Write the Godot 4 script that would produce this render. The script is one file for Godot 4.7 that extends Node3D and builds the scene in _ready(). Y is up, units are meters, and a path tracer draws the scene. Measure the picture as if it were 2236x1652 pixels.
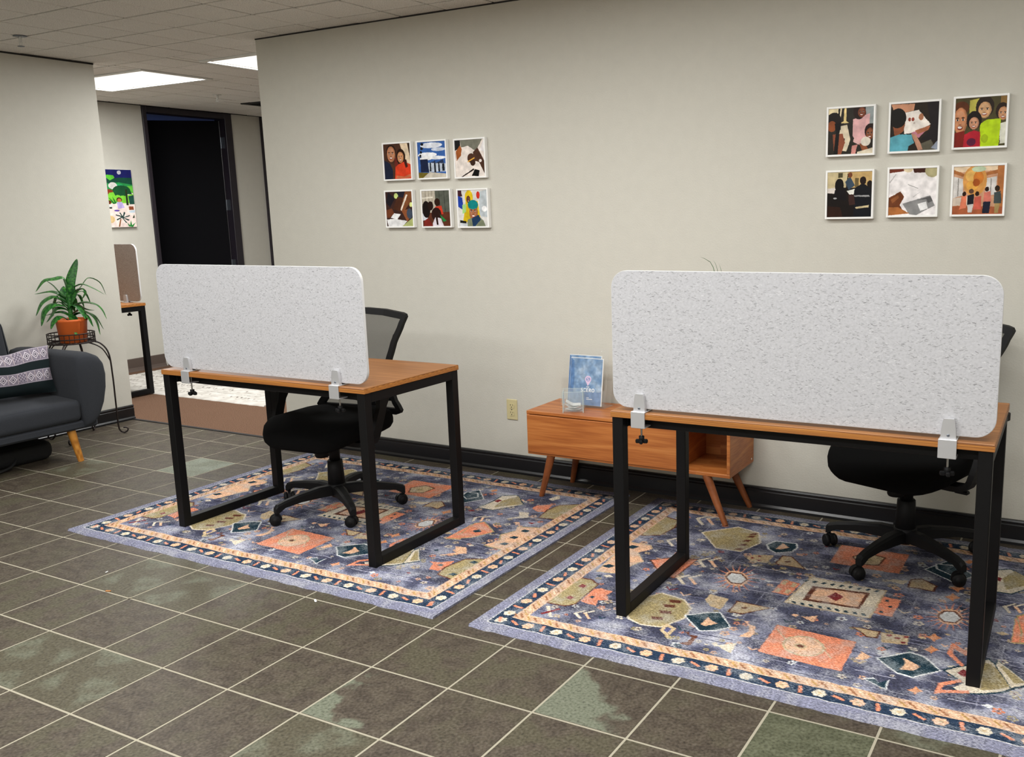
extends Node3D
# An office corner: two desks with felt screens on patterned rugs, a sofa at the left, a carpeted hall behind.

const T := 0.3048
const WZ := -1.7413          # back wall plane at x = 0
const WA := -0.00702         # its turn about y
const CEIL := 2.47
const LW := -3.231           # face of the partition on the left
const FX := -5.157           # face of the far hall wall
var M := {}
var names := {}

# ---------- camera, sky, lights ----------
func set_view():
	var cam := Camera3D.new()
	cam.name = "camera"
	cam.near = 0.05
	cam.far = 60.0
	cam.projection = Camera3D.PROJECTION_FRUSTUM
	cam.keep_aspect = Camera3D.KEEP_HEIGHT
	cam.size = 0.05 * 1652.0 / 1999.4
	cam.frustum_offset = Vector2((1118.0 - 1326.06) / 1999.4, 0.0) * 0.05
	cam.transform = Transform3D(Basis.from_euler(Vector3(deg_to_rad(-10.459), deg_to_rad(28.345), deg_to_rad(-1.158)), EULER_ORDER_YXZ), Vector3(2.8884, 1.4263, 2.3336))
	add_child(cam)
	cam.current = true
	var we := WorldEnvironment.new()
	we.name = "world_environment"
	var e := Environment.new()
	e.background_mode = Environment.BG_COLOR
	e.background_color = Color(0.02, 0.02, 0.025)
	e.tonemap_mode = Environment.TONE_MAPPER_LINEAR
	e.tonemap_exposure = 0.74
	e.sdfgi_enabled = true
	e.ssao_enabled = true
	e.ssil_enabled = true
	we.environment = e
	add_child(we)

const LIGHTS := [
	# centre x, centre z, energy
	[-3.82, -2.40, 8.5], [-1.99, -2.40, 8.5],
	[-0.90, -0.15, 3.6], [0.93, -0.15, 4.0], [2.76, -0.15, 2.4],
	[-0.90, 1.07, 2.6], [0.93, 1.07, 3.0], [2.76, 1.07, 3.0], [-0.90, 3.1, 6.5], [0.93, 3.1, 7.5], [2.76, 3.1, 7.5]]

func ceiling_lights():
	for k in LIGHTS.size():
		var d = LIGHTS[k]
		var lab = ["bright recessed ceiling panel over the desk beyond the partition", "bright recessed ceiling panel beside the end of the picture wall", "recessed ceiling panel over the desk nearer the sofa", "recessed ceiling panel over the gap between the two desks", "recessed ceiling panel over the desk at the right", "recessed ceiling panel before the desks, nearest the sofa", "recessed ceiling panel before the desks, middle of its row", "recessed ceiling panel before the desks, nearest the right wall", "recessed ceiling panel in the row behind the viewer, nearest the sofa", "recessed ceiling panel in the row behind the viewer, middle one", "recessed ceiling panel in the row behind the viewer, nearest the right wall"][k]
		var t = thing("ceiling_light", lab, "ceiling light", Vector3(d[0], CEIL, d[1]), "recessed ceiling light panels")
		var st = mb()
		for s in [-1, 1]:
			bev(st, Vector3(-0.61, -0.008, s * 0.285 - 0.02), Vector3(0.61, 0.02, s * 0.285 + 0.02), 0.003)
			bev(st, Vector3(s * 0.59 - 0.02, -0.008, -0.266), Vector3(s * 0.59 + 0.02, 0.02, 0.266), 0.003)
		part(t, "frame", st, M.white_metal)
		st = mb()
		bev(st, Vector3(-0.572, 0.004, -0.267), Vector3(0.572, 0.012, 0.267), 0.001)
		part(t, "diffuser", st, M.glow)
		var l := AreaLight3D.new()
		l.name = "panel_light"
		l.area_size = Vector2(1.14, 0.53)
		l.light_energy = d[2]
		l.light_color = Color(0.99, 0.99, 0.985)
		l.shadow_enabled = true
		l.area_range = 20.0
		l.area_attenuation = 2.0
		l.rotation.x = -PI / 2
		l.position.y = -0.002
		t.add_child(l)

# ---------- helpers ----------
func numbered(n: String) -> String:
	var k = names.get(n, 0)
	names[n] = k + 1
	return n if k == 0 else "%s_%03d" % [n, k]

func thing(called, label, category, at = Vector3.ZERO, group = "", turn = 0.0):
	var o := Node3D.new()
	o.name = numbered(called)
	add_child(o)
	o.position = at
	o.rotation.y = turn
	meta(o, label, category, group)
	return o

func meta(o, label, category, group = ""):
	o.set_meta("label", label)
	o.set_meta("category", category)
	if group != "":
		o.set_meta("group", group)

func part(parent, called, st, mat, label = ""):
	var o := MeshInstance3D.new()
	o.name = called
	o.mesh = st.commit() if st is B else st
	o.material_override = mat
	if label != "":
		o.set_meta("label", label)
	parent.add_child(o, true)
	return o

func struct(called, st, mat, label = ""):
	var o = part(self, called, st, mat, label)
	o.set_meta("kind", "structure")
	return o

class B:
	extends RefCounted
	var st := SurfaceTool.new()
	var sg := 0
	func _init():
		st.begin(Mesh.PRIMITIVE_TRIANGLES)
	func commit():
		st.generate_normals()
		return st.commit()

func mb():
	return B.new()

func tri(b, p, q, r, smooth = false, uv = null):
	# p q r counter-clockwise seen from outside; Godot wants clockwise
	b.st.set_smooth_group(0 if smooth else 4294967295)
	for k in [0, 2, 1]:
		if uv != null:
			b.st.set_uv(uv[k])
		b.st.add_vertex([p, q, r][k])

func quad(b, p, q, r, s, smooth = false, uv = null):
	if uv == null:
		tri(b, p, q, r, smooth)
		tri(b, p, r, s, smooth)
	else:
		tri(b, p, q, r, smooth, [uv[0], uv[1], uv[2]])
		tri(b, p, r, s, smooth, [uv[0], uv[2], uv[3]])

func face(b, pts, c, smooth = false):
	# convex face, turned away from c
	var n = (pts[1] - pts[0]).cross(pts[2] - pts[0])
	var mid = Vector3.ZERO
	for q in pts:
		mid += q
	mid /= pts.size()
	var l = pts.duplicate()
	if n.dot(mid - c) < 0:
		l.reverse()
	for k in range(1, l.size() - 1):
		tri(b, l[0], l[k], l[k + 1], smooth)

func hexa(b, lo, hi, x: Transform3D = Transform3D.IDENTITY):
	bev(b, lo, hi, 0.0, x)

func bev(b, lo: Vector3, hi: Vector3, r: float, x: Transform3D = Transform3D.IDENTITY):
	# a box with chamfered edges
	var c = x * ((lo + hi) / 2)
	var f = func(sx, sy, sz, axis):
		var v = Vector3(hi.x if sx > 0 else lo.x, hi.y if sy > 0 else lo.y, hi.z if sz > 0 else lo.z)
		var s = [sx, sy, sz]
		for k in 3:
			if k != axis:
				v[k] -= s[k] * r
		return x * v
	for a in 3:
		var u = (a + 1) % 3
		var w = (a + 2) % 3
		for s in [-1, 1]:
			var pts = []
			for q in [[-1, -1], [1, -1], [1, 1], [-1, 1]]:
				var g = [0, 0, 0]
				g[a] = s
				g[u] = q[0]
				g[w] = q[1]
				pts.append(f.call(g[0], g[1], g[2], a))
			face(b, pts, c)
	if r <= 0.0:
		return
	for a in 3:
		var u = (a + 1) % 3
		var w = (a + 2) % 3
		for su in [-1, 1]:
			for sw in [-1, 1]:
				var pts = []
				for q in [[-1, u], [1, u], [1, w], [-1, w]]:
					var g = [0, 0, 0]
					g[a] = q[0]
					g[u] = su
					g[w] = sw
					pts.append(f.call(g[0], g[1], g[2], q[1]))
				face(b, pts, c)
	for sx in [-1, 1]:
		for sy in [-1, 1]:
			for sz in [-1, 1]:
				face(b, [f.call(sx, sy, sz, 0), f.call(sx, sy, sz, 1), f.call(sx, sy, sz, 2)], c)

func loft(b, rings, cap0 = true, cap1 = true, closed = true, smooth = true):
	# rings of points, counter-clockwise seen from the end (from where the rings come towards the viewer)
	var n = rings[0].size()
	for k in rings.size() - 1:
		var m = n if closed else n - 1
		for i in m:
			var j = (i + 1) % n
			quad(b, rings[k][i], rings[k][j], rings[k + 1][j], rings[k + 1][i], smooth)
	for e in [[cap0, rings[0], true], [cap1, rings[-1], false]]:
		if e[0]:
			var mid = Vector3.ZERO
			for q in e[1]:
				mid += q
			mid /= n
			for i in n:
				var j = (i + 1) % n
				if e[2]:
					tri(b, mid, e[1][j], e[1][i], false)
				else:
					tri(b, mid, e[1][i], e[1][j], false)

func tube(b, pts, rad, sides = 8, caps = true):
	# a swept round bar; rad a number or one per point
	var rings = []
	var up = Vector3.UP
	var d0 = (pts[1] - pts[0]).normalized()
	if abs(d0.dot(up)) > 0.9:
		up = Vector3.RIGHT
	var nrm = d0.cross(up).normalized()
	for k in pts.size():
		var d = (pts[min(k + 1, pts.size() - 1)] - pts[max(k - 1, 0)]).normalized()
		nrm = (nrm - d * nrm.dot(d)).normalized()
		var bi = d.cross(nrm)
		var r = rad[k] if rad is Array else rad
		var ring = []
		for i in sides:
			var a = TAU * i / sides
			ring.append(pts[k] + nrm * cos(a) * r + bi * sin(a) * r)
		rings.append(ring)
	loft(b, rings, caps, caps)

func ring_tube(b, c: Vector3, r: float, rad: float, n = 28, sides = 6):
	var rings = []
	for k in n + 1:
		var a = TAU * k / n
		var d = Vector3(cos(a), 0, -sin(a))
		var ring = []
		for i in sides:
			var q = TAU * i / sides
			ring.append(c + d * (r + rad * cos(q)) + Vector3(0, rad * sin(q), 0))
		rings.append(ring)
	loft(b, rings, false, false)

func lathe(b, prof, sides = 20, x: Transform3D = Transform3D.IDENTITY, sharp = false):
	# profile of (radius, height) from bottom to top
	for k in prof.size() - 1:
		for i in sides:
			var a = TAU * i / sides
			var c = TAU * (i + 1) / sides
			var f = func(q, w): return x * Vector3(cos(w) * q.x, q.y, -sin(w) * q.x)
			var p0 = f.call(prof[k], a)
			var p1 = f.call(prof[k], c)
			var p2 = f.call(prof[k + 1], c)
			var p3 = f.call(prof[k + 1], a)
			if prof[k].x < 1e-5:
				tri(b, p0, p2, p3, not sharp)
			elif prof[k + 1].x < 1e-5:
				tri(b, p0, p1, p2, not sharp)
			else:
				quad(b, p0, p1, p2, p3, not sharp)

func prism(b, poly, z0, z1, x: Transform3D = Transform3D.IDENTITY, smooth = false):
	# polygon in x,y pushed from z0 to z1
	var pv := PackedVector2Array(poly)
	if not Geometry2D.is_polygon_clockwise(pv):
		pv.reverse()
	pv.reverse()
	# now the points run one way; find out which by the signed area
	var ar = 0.0
	for i in pv.size():
		ar += pv[i].cross(pv[(i + 1) % pv.size()])
	if ar < 0:
		pv.reverse()
	var ix = Geometry2D.triangulate_polygon(pv)
	for k in range(0, ix.size(), 3):
		var q = [pv[ix[k]], pv[ix[k + 1]], pv[ix[k + 2]]]
		if (q[1] - q[0]).cross(q[2] - q[0]) < 0:
			q = [q[0], q[2], q[1]]
		tri(b, x * Vector3(q[0].x, q[0].y, z1), x * Vector3(q[1].x, q[1].y, z1), x * Vector3(q[2].x, q[2].y, z1))
		tri(b, x * Vector3(q[0].x, q[0].y, z0), x * Vector3(q[2].x, q[2].y, z0), x * Vector3(q[1].x, q[1].y, z0))
	for i in pv.size():
		var p = pv[i]
		var q = pv[(i + 1) % pv.size()]
		quad(b, x * Vector3(p.x, p.y, z0), x * Vector3(q.x, q.y, z0), x * Vector3(q.x, q.y, z1), x * Vector3(p.x, p.y, z1), smooth)

func rrect(w, h, r, n = 6, cx = 0.0, cy = 0.0):
	var o = []
	for q in [[1, 1, 0], [-1, 1, 1], [-1, -1, 2], [1, -1, 3]]:
		for k in n + 1:
			var a = PI / 2 * (q[2] + float(k) / n)
			o.append(Vector2(cx + q[0] * (w / 2 - r) + r * cos(a), cy + q[1] * (h / 2 - r) + r * sin(a)))
	return o

func turned(axis, a, at = Vector3.ZERO):
	return Transform3D(Basis(axis, a), at)

func bez(p, n):
	# smooth curve through the points
	var c := Curve3D.new()
	for k in p.size():
		var t = (p[min(k + 1, p.size() - 1)] - p[max(k - 1, 0)]) / 6.0
		c.add_point(p[k], -t, t)
	var o = []
	var l = c.get_baked_length()
	for k in n + 1:
		o.append(c.sample_baked(l * k / n, true))
	return o

# ---------- textures and materials ----------
func nz(sd, freq, oct = 3, kind = FastNoiseLite.TYPE_SIMPLEX_SMOOTH):
	var n := FastNoiseLite.new()
	n.seed = sd
	n.frequency = freq
	n.noise_type = kind
	n.fractal_octaves = oct
	return n

func lum(sd, freq, w, h, oct = 3):
	var im = nz(sd, freq, oct).get_seamless_image(w, h)
	im.convert(Image.FORMAT_L8)
	return im.get_data()

func ramp_image(data, w, h, cols):
	# colours along the noise: [[position, Color], ...]
	var g := Gradient.new()
	g.offsets = PackedFloat32Array(cols.map(func(q): return q[0]))
	g.colors = PackedColorArray(cols.map(func(q): return q[1]))
	var lut = PackedByteArray()
	lut.resize(768)
	for k in 256:
		var c = g.sample(k / 255.0)
		lut[k * 3] = int(clamp(c.r, 0, 1) * 255)
		lut[k * 3 + 1] = int(clamp(c.g, 0, 1) * 255)
		lut[k * 3 + 2] = int(clamp(c.b, 0, 1) * 255)
	var o = PackedByteArray()
	o.resize(w * h * 3)
	for i in w * h:
		var v = data[i] * 3
		var j = i * 3
		o[j] = lut[v]
		o[j + 1] = lut[v + 1]
		o[j + 2] = lut[v + 2]
	return Image.create_from_data(w, h, false, Image.FORMAT_RGB8, o)

func tex(im):
	im.generate_mipmaps()
	return ImageTexture.create_from_image(im)

func mat(c: Color, rough = 0.6, metal = 0.0, t = null, scale = Vector3.ONE, spec = 0.5, world = false):
	var m := StandardMaterial3D.new()
	m.albedo_color = c
	m.roughness = rough
	m.metallic = metal
	m.metallic_specular = spec
	if t != null:
		m.albedo_texture = t
		m.uv1_triplanar = true
		m.uv1_world_triplanar = world
		m.uv1_scale = scale
		m.uv1_triplanar_sharpness = 8.0
	return m

func relief(m, sd, freq, amount, oct = 3, size = 256):
	# fine surface relief as a normal map on the material's own triplanar mapping
	var im = nz(sd, freq, oct).get_seamless_image(size, size)
	im.convert(Image.FORMAT_RGBA8)
	im.bump_map_to_normal_map(amount)
	m.normal_enabled = true
	m.normal_texture = tex(im)
	m.normal_scale = 1.0

func rgb(s: String) -> Color:
	return Color.html(s)

func grain(w, h, sd, base: Color, dark: Color, light: Color, rings = 7.0):
	# wood: long fibres with slow waves; grain runs along u
	var slow = nz(sd, 0.004, 2)
	var fine = nz(sd + 1, 0.02, 3)
	var im := Image.create(w, h, false, Image.FORMAT_RGB8)
	for y in h:
		for x in w:
			var s = slow.get_noise_2d(x * 0.35, y * 3.0)
			var f = fine.get_noise_2d(x * 0.35, y * 9.0)
			var r = sin((y * 0.02 + s * 2.4) * rings)
			var v = 0.5 + 0.28 * r + 0.5 * f
			im.set_pixel(x, y, dark.lerp(base, clamp(v * 2, 0, 1)) if v < 0.5 else base.lerp(light, clamp(v * 2 - 1, 0, 1)))
	return im

func make_materials():
	M.white_metal = mat(Color(0.86, 0.86, 0.84), 0.45)
	M.glow = mat(Color(0.95, 0.95, 0.93), 0.5)
	M.glow.emission_enabled = true
	M.glow.emission = Color(1.0, 0.985, 0.95)
	M.glow.emission_energy_multiplier = 1.6
	var wt = tex(ramp_image(lum(3, 0.03, 256, 256, 4), 256, 256, [[0.0, Color(0.985, 0.985, 0.985)], [1.0, Color(1, 1, 1)]]))
	M.wall = mat(Color(0.79, 0.78, 0.74), 0.75, 0.0, wt, Vector3.ONE * 1.5, 0.3)
	relief(M.wall, 5, 0.3, 0.6)
	M.wall.normal_scale = 0.35
	M.ceiling = mat(Color(0.95, 0.935, 0.915), 0.95, 0.0, tex(ramp_image(lum(8, 0.22, 256, 256, 3), 256, 256, [[0.0, Color(0.72, 0.71, 0.70)], [0.36, Color(0.92, 0.92, 0.91)], [1.0, Color(1, 1, 1)]])), Vector3.ONE * 2.2, 0.2, true)
	relief(M.ceiling, 9, 0.2, 3.0)
	M.ceiling_gap = mat(Color(0.22, 0.19, 0.17), 0.9)
	M.base = mat(Color(0.09, 0.09, 0.10), 0.32)
	M.base_brown = mat(Color(0.34, 0.29, 0.26), 0.6)
	M.grout = mat(Color(0.61, 0.585, 0.515), 0.9, 0.0, wt, Vector3.ONE * 6)
	M.strip = mat(Color(0.1, 0.09, 0.09), 0.5)
	M.carpet = mat(Color(0.53, 0.42, 0.35), 1.0, 0.0, tex(ramp_image(lum(12, 0.25, 256, 256, 3), 256, 256, [[0.2, Color(0.62, 0.6, 0.58)], [0.8, Color(1, 1, 1)]])), Vector3.ONE * 2.5, 0.1)
	relief(M.carpet, 13, 0.3, 5.0)
	M.black_metal = mat(Color(0.062, 0.06, 0.064), 0.5, 0.0, null, Vector3.ONE, 0.3)
	M.black_plastic = mat(Color(0.075, 0.075, 0.08), 0.55, 0.0, null, Vector3.ONE, 0.3)
	M.black_fabric = mat(Color(0.05, 0.05, 0.052), 0.95, 0.0, wt, Vector3.ONE * 8, 0.2)
	M.chrome = mat(Color(0.72, 0.72, 0.72), 0.3, 1.0)
	M.silver = mat(Color(0.76, 0.76, 0.77), 0.38, 0.45)
	M.dark_iron = mat(Color(0.14, 0.10, 0.095), 0.5, 0.3)
	M.net = mat(Color(0.10, 0.10, 0.10, 0.62), 0.9, 0.0, null, Vector3.ONE, 0.1)
	M.net.transparency = BaseMaterial3D.TRANSPARENCY_ALPHA
	M.net.cull_mode = BaseMaterial3D.CULL_DISABLED
	var dt = tex(grain(512, 256, 21, rgb("8a5a2e"), rgb("7c4f28"), rgb("99673a"), 6.0))
	M.desk_top = mat(Color(1, 1, 1), 0.5, 0.0, dt, Vector3(0.8, 2.4, 2.4))
	M.desk_edge = mat(Color(1, 1, 1), 0.5, 0.0, tex(grain(256, 128, 22, rgb("a5682c"), rgb("74431b"), rgb("c98a43"), 14.0)), Vector3(0.8, 16.0, 16.0))
	M.cab = mat(Color(1, 1, 1), 0.4, 0.0, tex(grain(512, 256, 31, rgb("b06a33"), rgb("9a5626"), rgb("bd7a40"), 3.0)), Vector3(1.1, 2.6, 2.6))
	M.cab_in = mat(Color(1, 1, 1), 0.4, 0.0, M.cab.albedo_texture, Vector3(1.1, 2.6, 2.6))
	M.cab_leg = mat(Color(1, 1, 1), 0.45, 0.0, tex(grain(256, 128, 33, rgb("7c431f"), rgb("6b3718"), rgb("8c4f28"), 6.0)), Vector3(3, 1.2, 3))
	M.sofa_leg = mat(Color(1, 1, 1), 0.4, 0.0, tex(grain(256, 128, 35, rgb("b87a30"), rgb("9a6020"), rgb("cc9040"), 6.0)), Vector3(3, 1.2, 3))
	M.sofa = mat(Color(0.235, 0.245, 0.265), 0.95, 0.0, tex(ramp_image(lum(41, 0.3, 256, 256, 2), 256, 256, [[0.2, Color(0.75, 0.75, 0.76)], [0.8, Color(1, 1, 1)]])), Vector3.ONE * 5, 0.25)
	M.sofa.rim_enabled = true
	M.sofa.rim = 0.25
	relief(M.sofa, 42, 0.35, 3.0)
	M.clay = mat(Color(0.88, 0.42, 0.17), 0.6, 0.0, wt, Vector3.ONE * 4)
	M.soil = mat(Color(0.2, 0.15, 0.12), 1.0)
	M.pot_white = mat(Color(0.8, 0.8, 0.78), 0.35)
	M.leaf = mat(Color(1, 1, 1), 0.38, 0.0, tex(ramp_image(lum(51, 0.03, 256, 256, 3), 256, 256, [[0.1, rgb("16401f")], [0.5, rgb("2b6a2c")], [0.85, rgb("4c8f36")], [1.0, rgb("79a842")]])), Vector3.ONE * 6)
	M.leaf.backlight_enabled = true
	M.leaf.backlight = Color(0.18, 0.3, 0.08)
	M.leaf.cull_mode = BaseMaterial3D.CULL_DISABLED
	M.acrylic = mat(Color(0.95, 0.97, 0.97, 0.035), 0.04)
	M.acrylic.transparency = BaseMaterial3D.TRANSPARENCY_ALPHA
	M.glass = mat(Color(0.86, 0.92, 0.91, 0.06), 0.02)
	M.glass.transparency = BaseMaterial3D.TRANSPARENCY_ALPHA
	M.glass_rim = mat(Color(0.80, 0.86, 0.85, 0.45), 0.05)
	M.glass_rim.transparency = BaseMaterial3D.TRANSPARENCY_ALPHA
	M.paper = mat(Color(0.86, 0.86, 0.85), 0.7)
	M.ivory = mat(Color(0.80, 0.755, 0.58), 0.35)
	M.slot = mat(Color(0.06, 0.05, 0.03), 0.8)
	M.frame_white = mat(Color(0.95, 0.95, 0.94), 0.5)
	M.door_paint = mat(Color(0.15, 0.13, 0.16), 0.4)
	M.door_leaf = mat(Color(0.04, 0.04, 0.055), 0.7, 0.0, null, Vector3.ONE, 0.2)
	M.door_edge = mat(Color(0.15, 0.13, 0.16), 0.35)
	M.dark_room = mat(Color(0.79, 0.78, 0.74), 0.8)
	M.dusk = mat(Color(0.2, 0.25, 0.4), 0.1)
	M.dusk.emission_enabled = true
	M.dusk.emission = Color(0.35, 0.48, 0.9)
	M.dusk.emission_energy_multiplier = 0.5
	M.steel = mat(Color(0.45, 0.47, 0.5), 0.35, 0.8)
	M.felt_edge = mat(Color(0.80, 0.80, 0.80), 0.9)
	M.felt = mat(Color(1, 1, 1), 0.95, 0.0, tex(felt_image(rgb("bebec2"), 61)), Vector3(1, 1, 1), 0.15)
	M.felt_brown = mat(Color(1, 1, 1), 0.95, 0.0, tex(felt_image(rgb("a79a90"), 62)), Vector3(1, 1, 1), 0.15)
	M.ink_white = mat(Color(0.92, 0.92, 0.92), 0.6)
	M.bag = mat(Color(0.08, 0.08, 0.085), 0.8)
	M.vent_dark = mat(Color(0.06, 0.055, 0.05), 0.7)

func felt_image(base: Color, sd):
	# pressed felt: pale wool with short dark and white fibres; 1 m across
	var w = 1024
	var d = lum(sd, 0.085, w, w, 4)
	var im = ramp_image(d, w, w, [[0.1, base.darkened(0.055)], [0.5, base], [1.0, base.lightened(0.07)]])
	var rng := RandomNumberGenerator.new()
	rng.seed = sd
	for k in 15000:
		var x = rng.randi_range(0, w - 1)
		var y = rng.randi_range(0, w - 1)
		var c = base.darkened(rng.randf_range(0.10, 0.42)) if rng.randf() < 0.55 else base.lightened(rng.randf_range(0.1, 0.5))
		c.a = rng.randf_range(0.18, 0.7)
		var n = rng.randi_range(3, 11)
		var dy = rng.randf_range(-0.6, 0.6)
		for q in n:
			var px = (x + q) % w
			for r in 2:
				var py = posmod(y + int(q * dy) + r, w)
				var o = im.get_pixel(px, py)
				im.set_pixel(px, py, o.lerp(c, c.a))
	return im

# a small painter for flat prints
func fillp(im: Image, c: Color, pts):
	# even-odd scan-line fill of a polygon in pixels
	var h = im.get_height()
	var w = im.get_width()
	var y0 = 1e9
	var y1 = -1e9
	for q in pts:
		y0 = min(y0, q.y)
		y1 = max(y1, q.y)
	for y in range(max(0, int(floor(y0))), min(h, int(ceil(y1)) + 1)):
		var xs = []
		var yy = y + 0.5
		for i in pts.size():
			var p = pts[i]
			var q = pts[(i + 1) % pts.size()]
			if (p.y <= yy) != (q.y <= yy):
				xs.append(p.x + (yy - p.y) / (q.y - p.y) * (q.x - p.x))
		xs.sort()
		for k in range(0, xs.size() - 1, 2):
			var a = max(0, int(round(xs[k])))
			var e = min(w, int(round(xs[k + 1])))
			if e > a:
				im.fill_rect(Rect2i(a, y, e - a, 1), c)

func oval(cx, cy, rx, ry, n = 20):
	var o = []
	for k in n:
		o.append(Vector2(cx + rx * cos(TAU * k / n), cy + ry * sin(TAU * k / n)))
	return o

func stroke(im, c, pts, wd):
	for k in pts.size() - 1:
		var d = (pts[k + 1] - pts[k]).normalized()
		var n = Vector2(-d.y, d.x) * wd / 2
		var e = d * wd * 0.3
		fillp(im, c, [pts[k] + n - e, pts[k + 1] + n + e, pts[k + 1] - n + e, pts[k] - n - e])

func paint(shapes, w, h, bg, sd):
	# shapes in per cent of the print: ["p", colour, x, y, x, y, ...] or ["e", colour, cx, cy, rx, ry]
	var im := Image.create(w, h, false, Image.FORMAT_RGB8)
	im.fill(rgb(bg))
	for s in shapes:
		var pts = []
		if s[0] == "f":
			face_print(im, s, w, h)
			continue
		if s[0] == "e":
			pts = oval(s[2] * w / 100.0, s[3] * h / 100.0, s[4] * w / 100.0, s[5] * h / 100.0)
		else:
			for k in range(2, s.size() - 1, 2):
				pts.append(Vector2(s[k] * w / 100.0, s[k + 1] * h / 100.0))
		fillp(im, rgb(s[1]), pts)
	# ink mottling and soft edges of a print
	var a = nz(sd, 0.05, 3)
	var o := Image.create(w, h, false, Image.FORMAT_RGB8)
	for y in h:
		for x in w:
			var dx = int(a.get_noise_2d(x, y) * 2.6)
			var dy = int(a.get_noise_2d(x + 300, y) * 2.6)
			var c = im.get_pixel(clamp(x + dx, 0, w - 1), clamp(y + dy, 0, h - 1))
			var v = 1.0 + 0.13 * a.get_noise_2d(x * 0.4, y * 0.4 + 700)
			o.set_pixel(x, y, Color(min(c.r * v, 1.0), min(c.g * v, 1.0), min(c.b * v, 1.0)))
	return o

func face_print(im, s, w, h):
	# a face in a photo: skin, cheeks, brows, eyes, nose and a smile
	var c = Vector2(s[2] * w / 100.0, s[3] * h / 100.0)
	var r = Vector2(s[4] * w / 100.0, s[5] * h / 100.0)
	var skin = rgb(s[1])
	var f = func(x, y, rx, ry, col): fillp(im, col, oval(c.x + x * r.x, c.y + y * r.y, rx * r.x, ry * r.y, 14))
	f.call(0, 0, 1, 1, skin.darkened(0.16))
	f.call(-0.1, -0.02, 0.86, 0.94, skin)
	f.call(-0.05, -0.5, 0.5, 0.26, skin.lightened(0.10))
	for q in [-1, 1]:
		f.call(q * 0.42 - 0.05, -0.22, 0.24, 0.05, skin.darkened(0.6))
		f.call(q * 0.40 - 0.05, -0.08, 0.19, 0.075, Color(0.9, 0.87, 0.84))
		f.call(q * 0.40 - 0.05, -0.08, 0.10, 0.08, Color(0.1, 0.07, 0.06))
		f.call(q * 0.46 - 0.05, 0.22, 0.20, 0.13, skin.lightened(0.09))
	f.call(-0.05, 0.14, 0.13, 0.16, skin.lightened(0.08))
	f.call(-0.05, 0.26, 0.17, 0.05, skin.darkened(0.28))
	f.call(-0.05, 0.50, 0.40, 0.15, Color(0.5, 0.16, 0.14))
	f.call(-0.05, 0.47, 0.33, 0.085, Color(0.93, 0.9, 0.87))

func print_mat(im, rough = 0.35):
	var m := StandardMaterial3D.new()
	m.albedo_texture = tex(im)
	m.roughness = rough
	m.metallic_specular = 0.25
	return m

func print_quad(b, p, q, r, s):
	# lower left, lower right, upper right, upper left
	quad(b, p, q, r, s, false, [Vector2(0, 1), Vector2(1, 1), Vector2(1, 0), Vector2(0, 0)])

# ---------- the room ----------
func W(s: float, y: float, o: float) -> Vector3:
	# a point on the back wall: s along it, o out of it
	return Vector3(0, 0, WZ) + Vector3(cos(WA), 0, -sin(WA)) * s + Vector3(0, y, 0) + Vector3(sin(WA), 0, cos(WA)) * o

func wall_frame() -> Transform3D:
	return Transform3D(Basis(Vector3.UP, WA), Vector3(0, 0, WZ))

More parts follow.
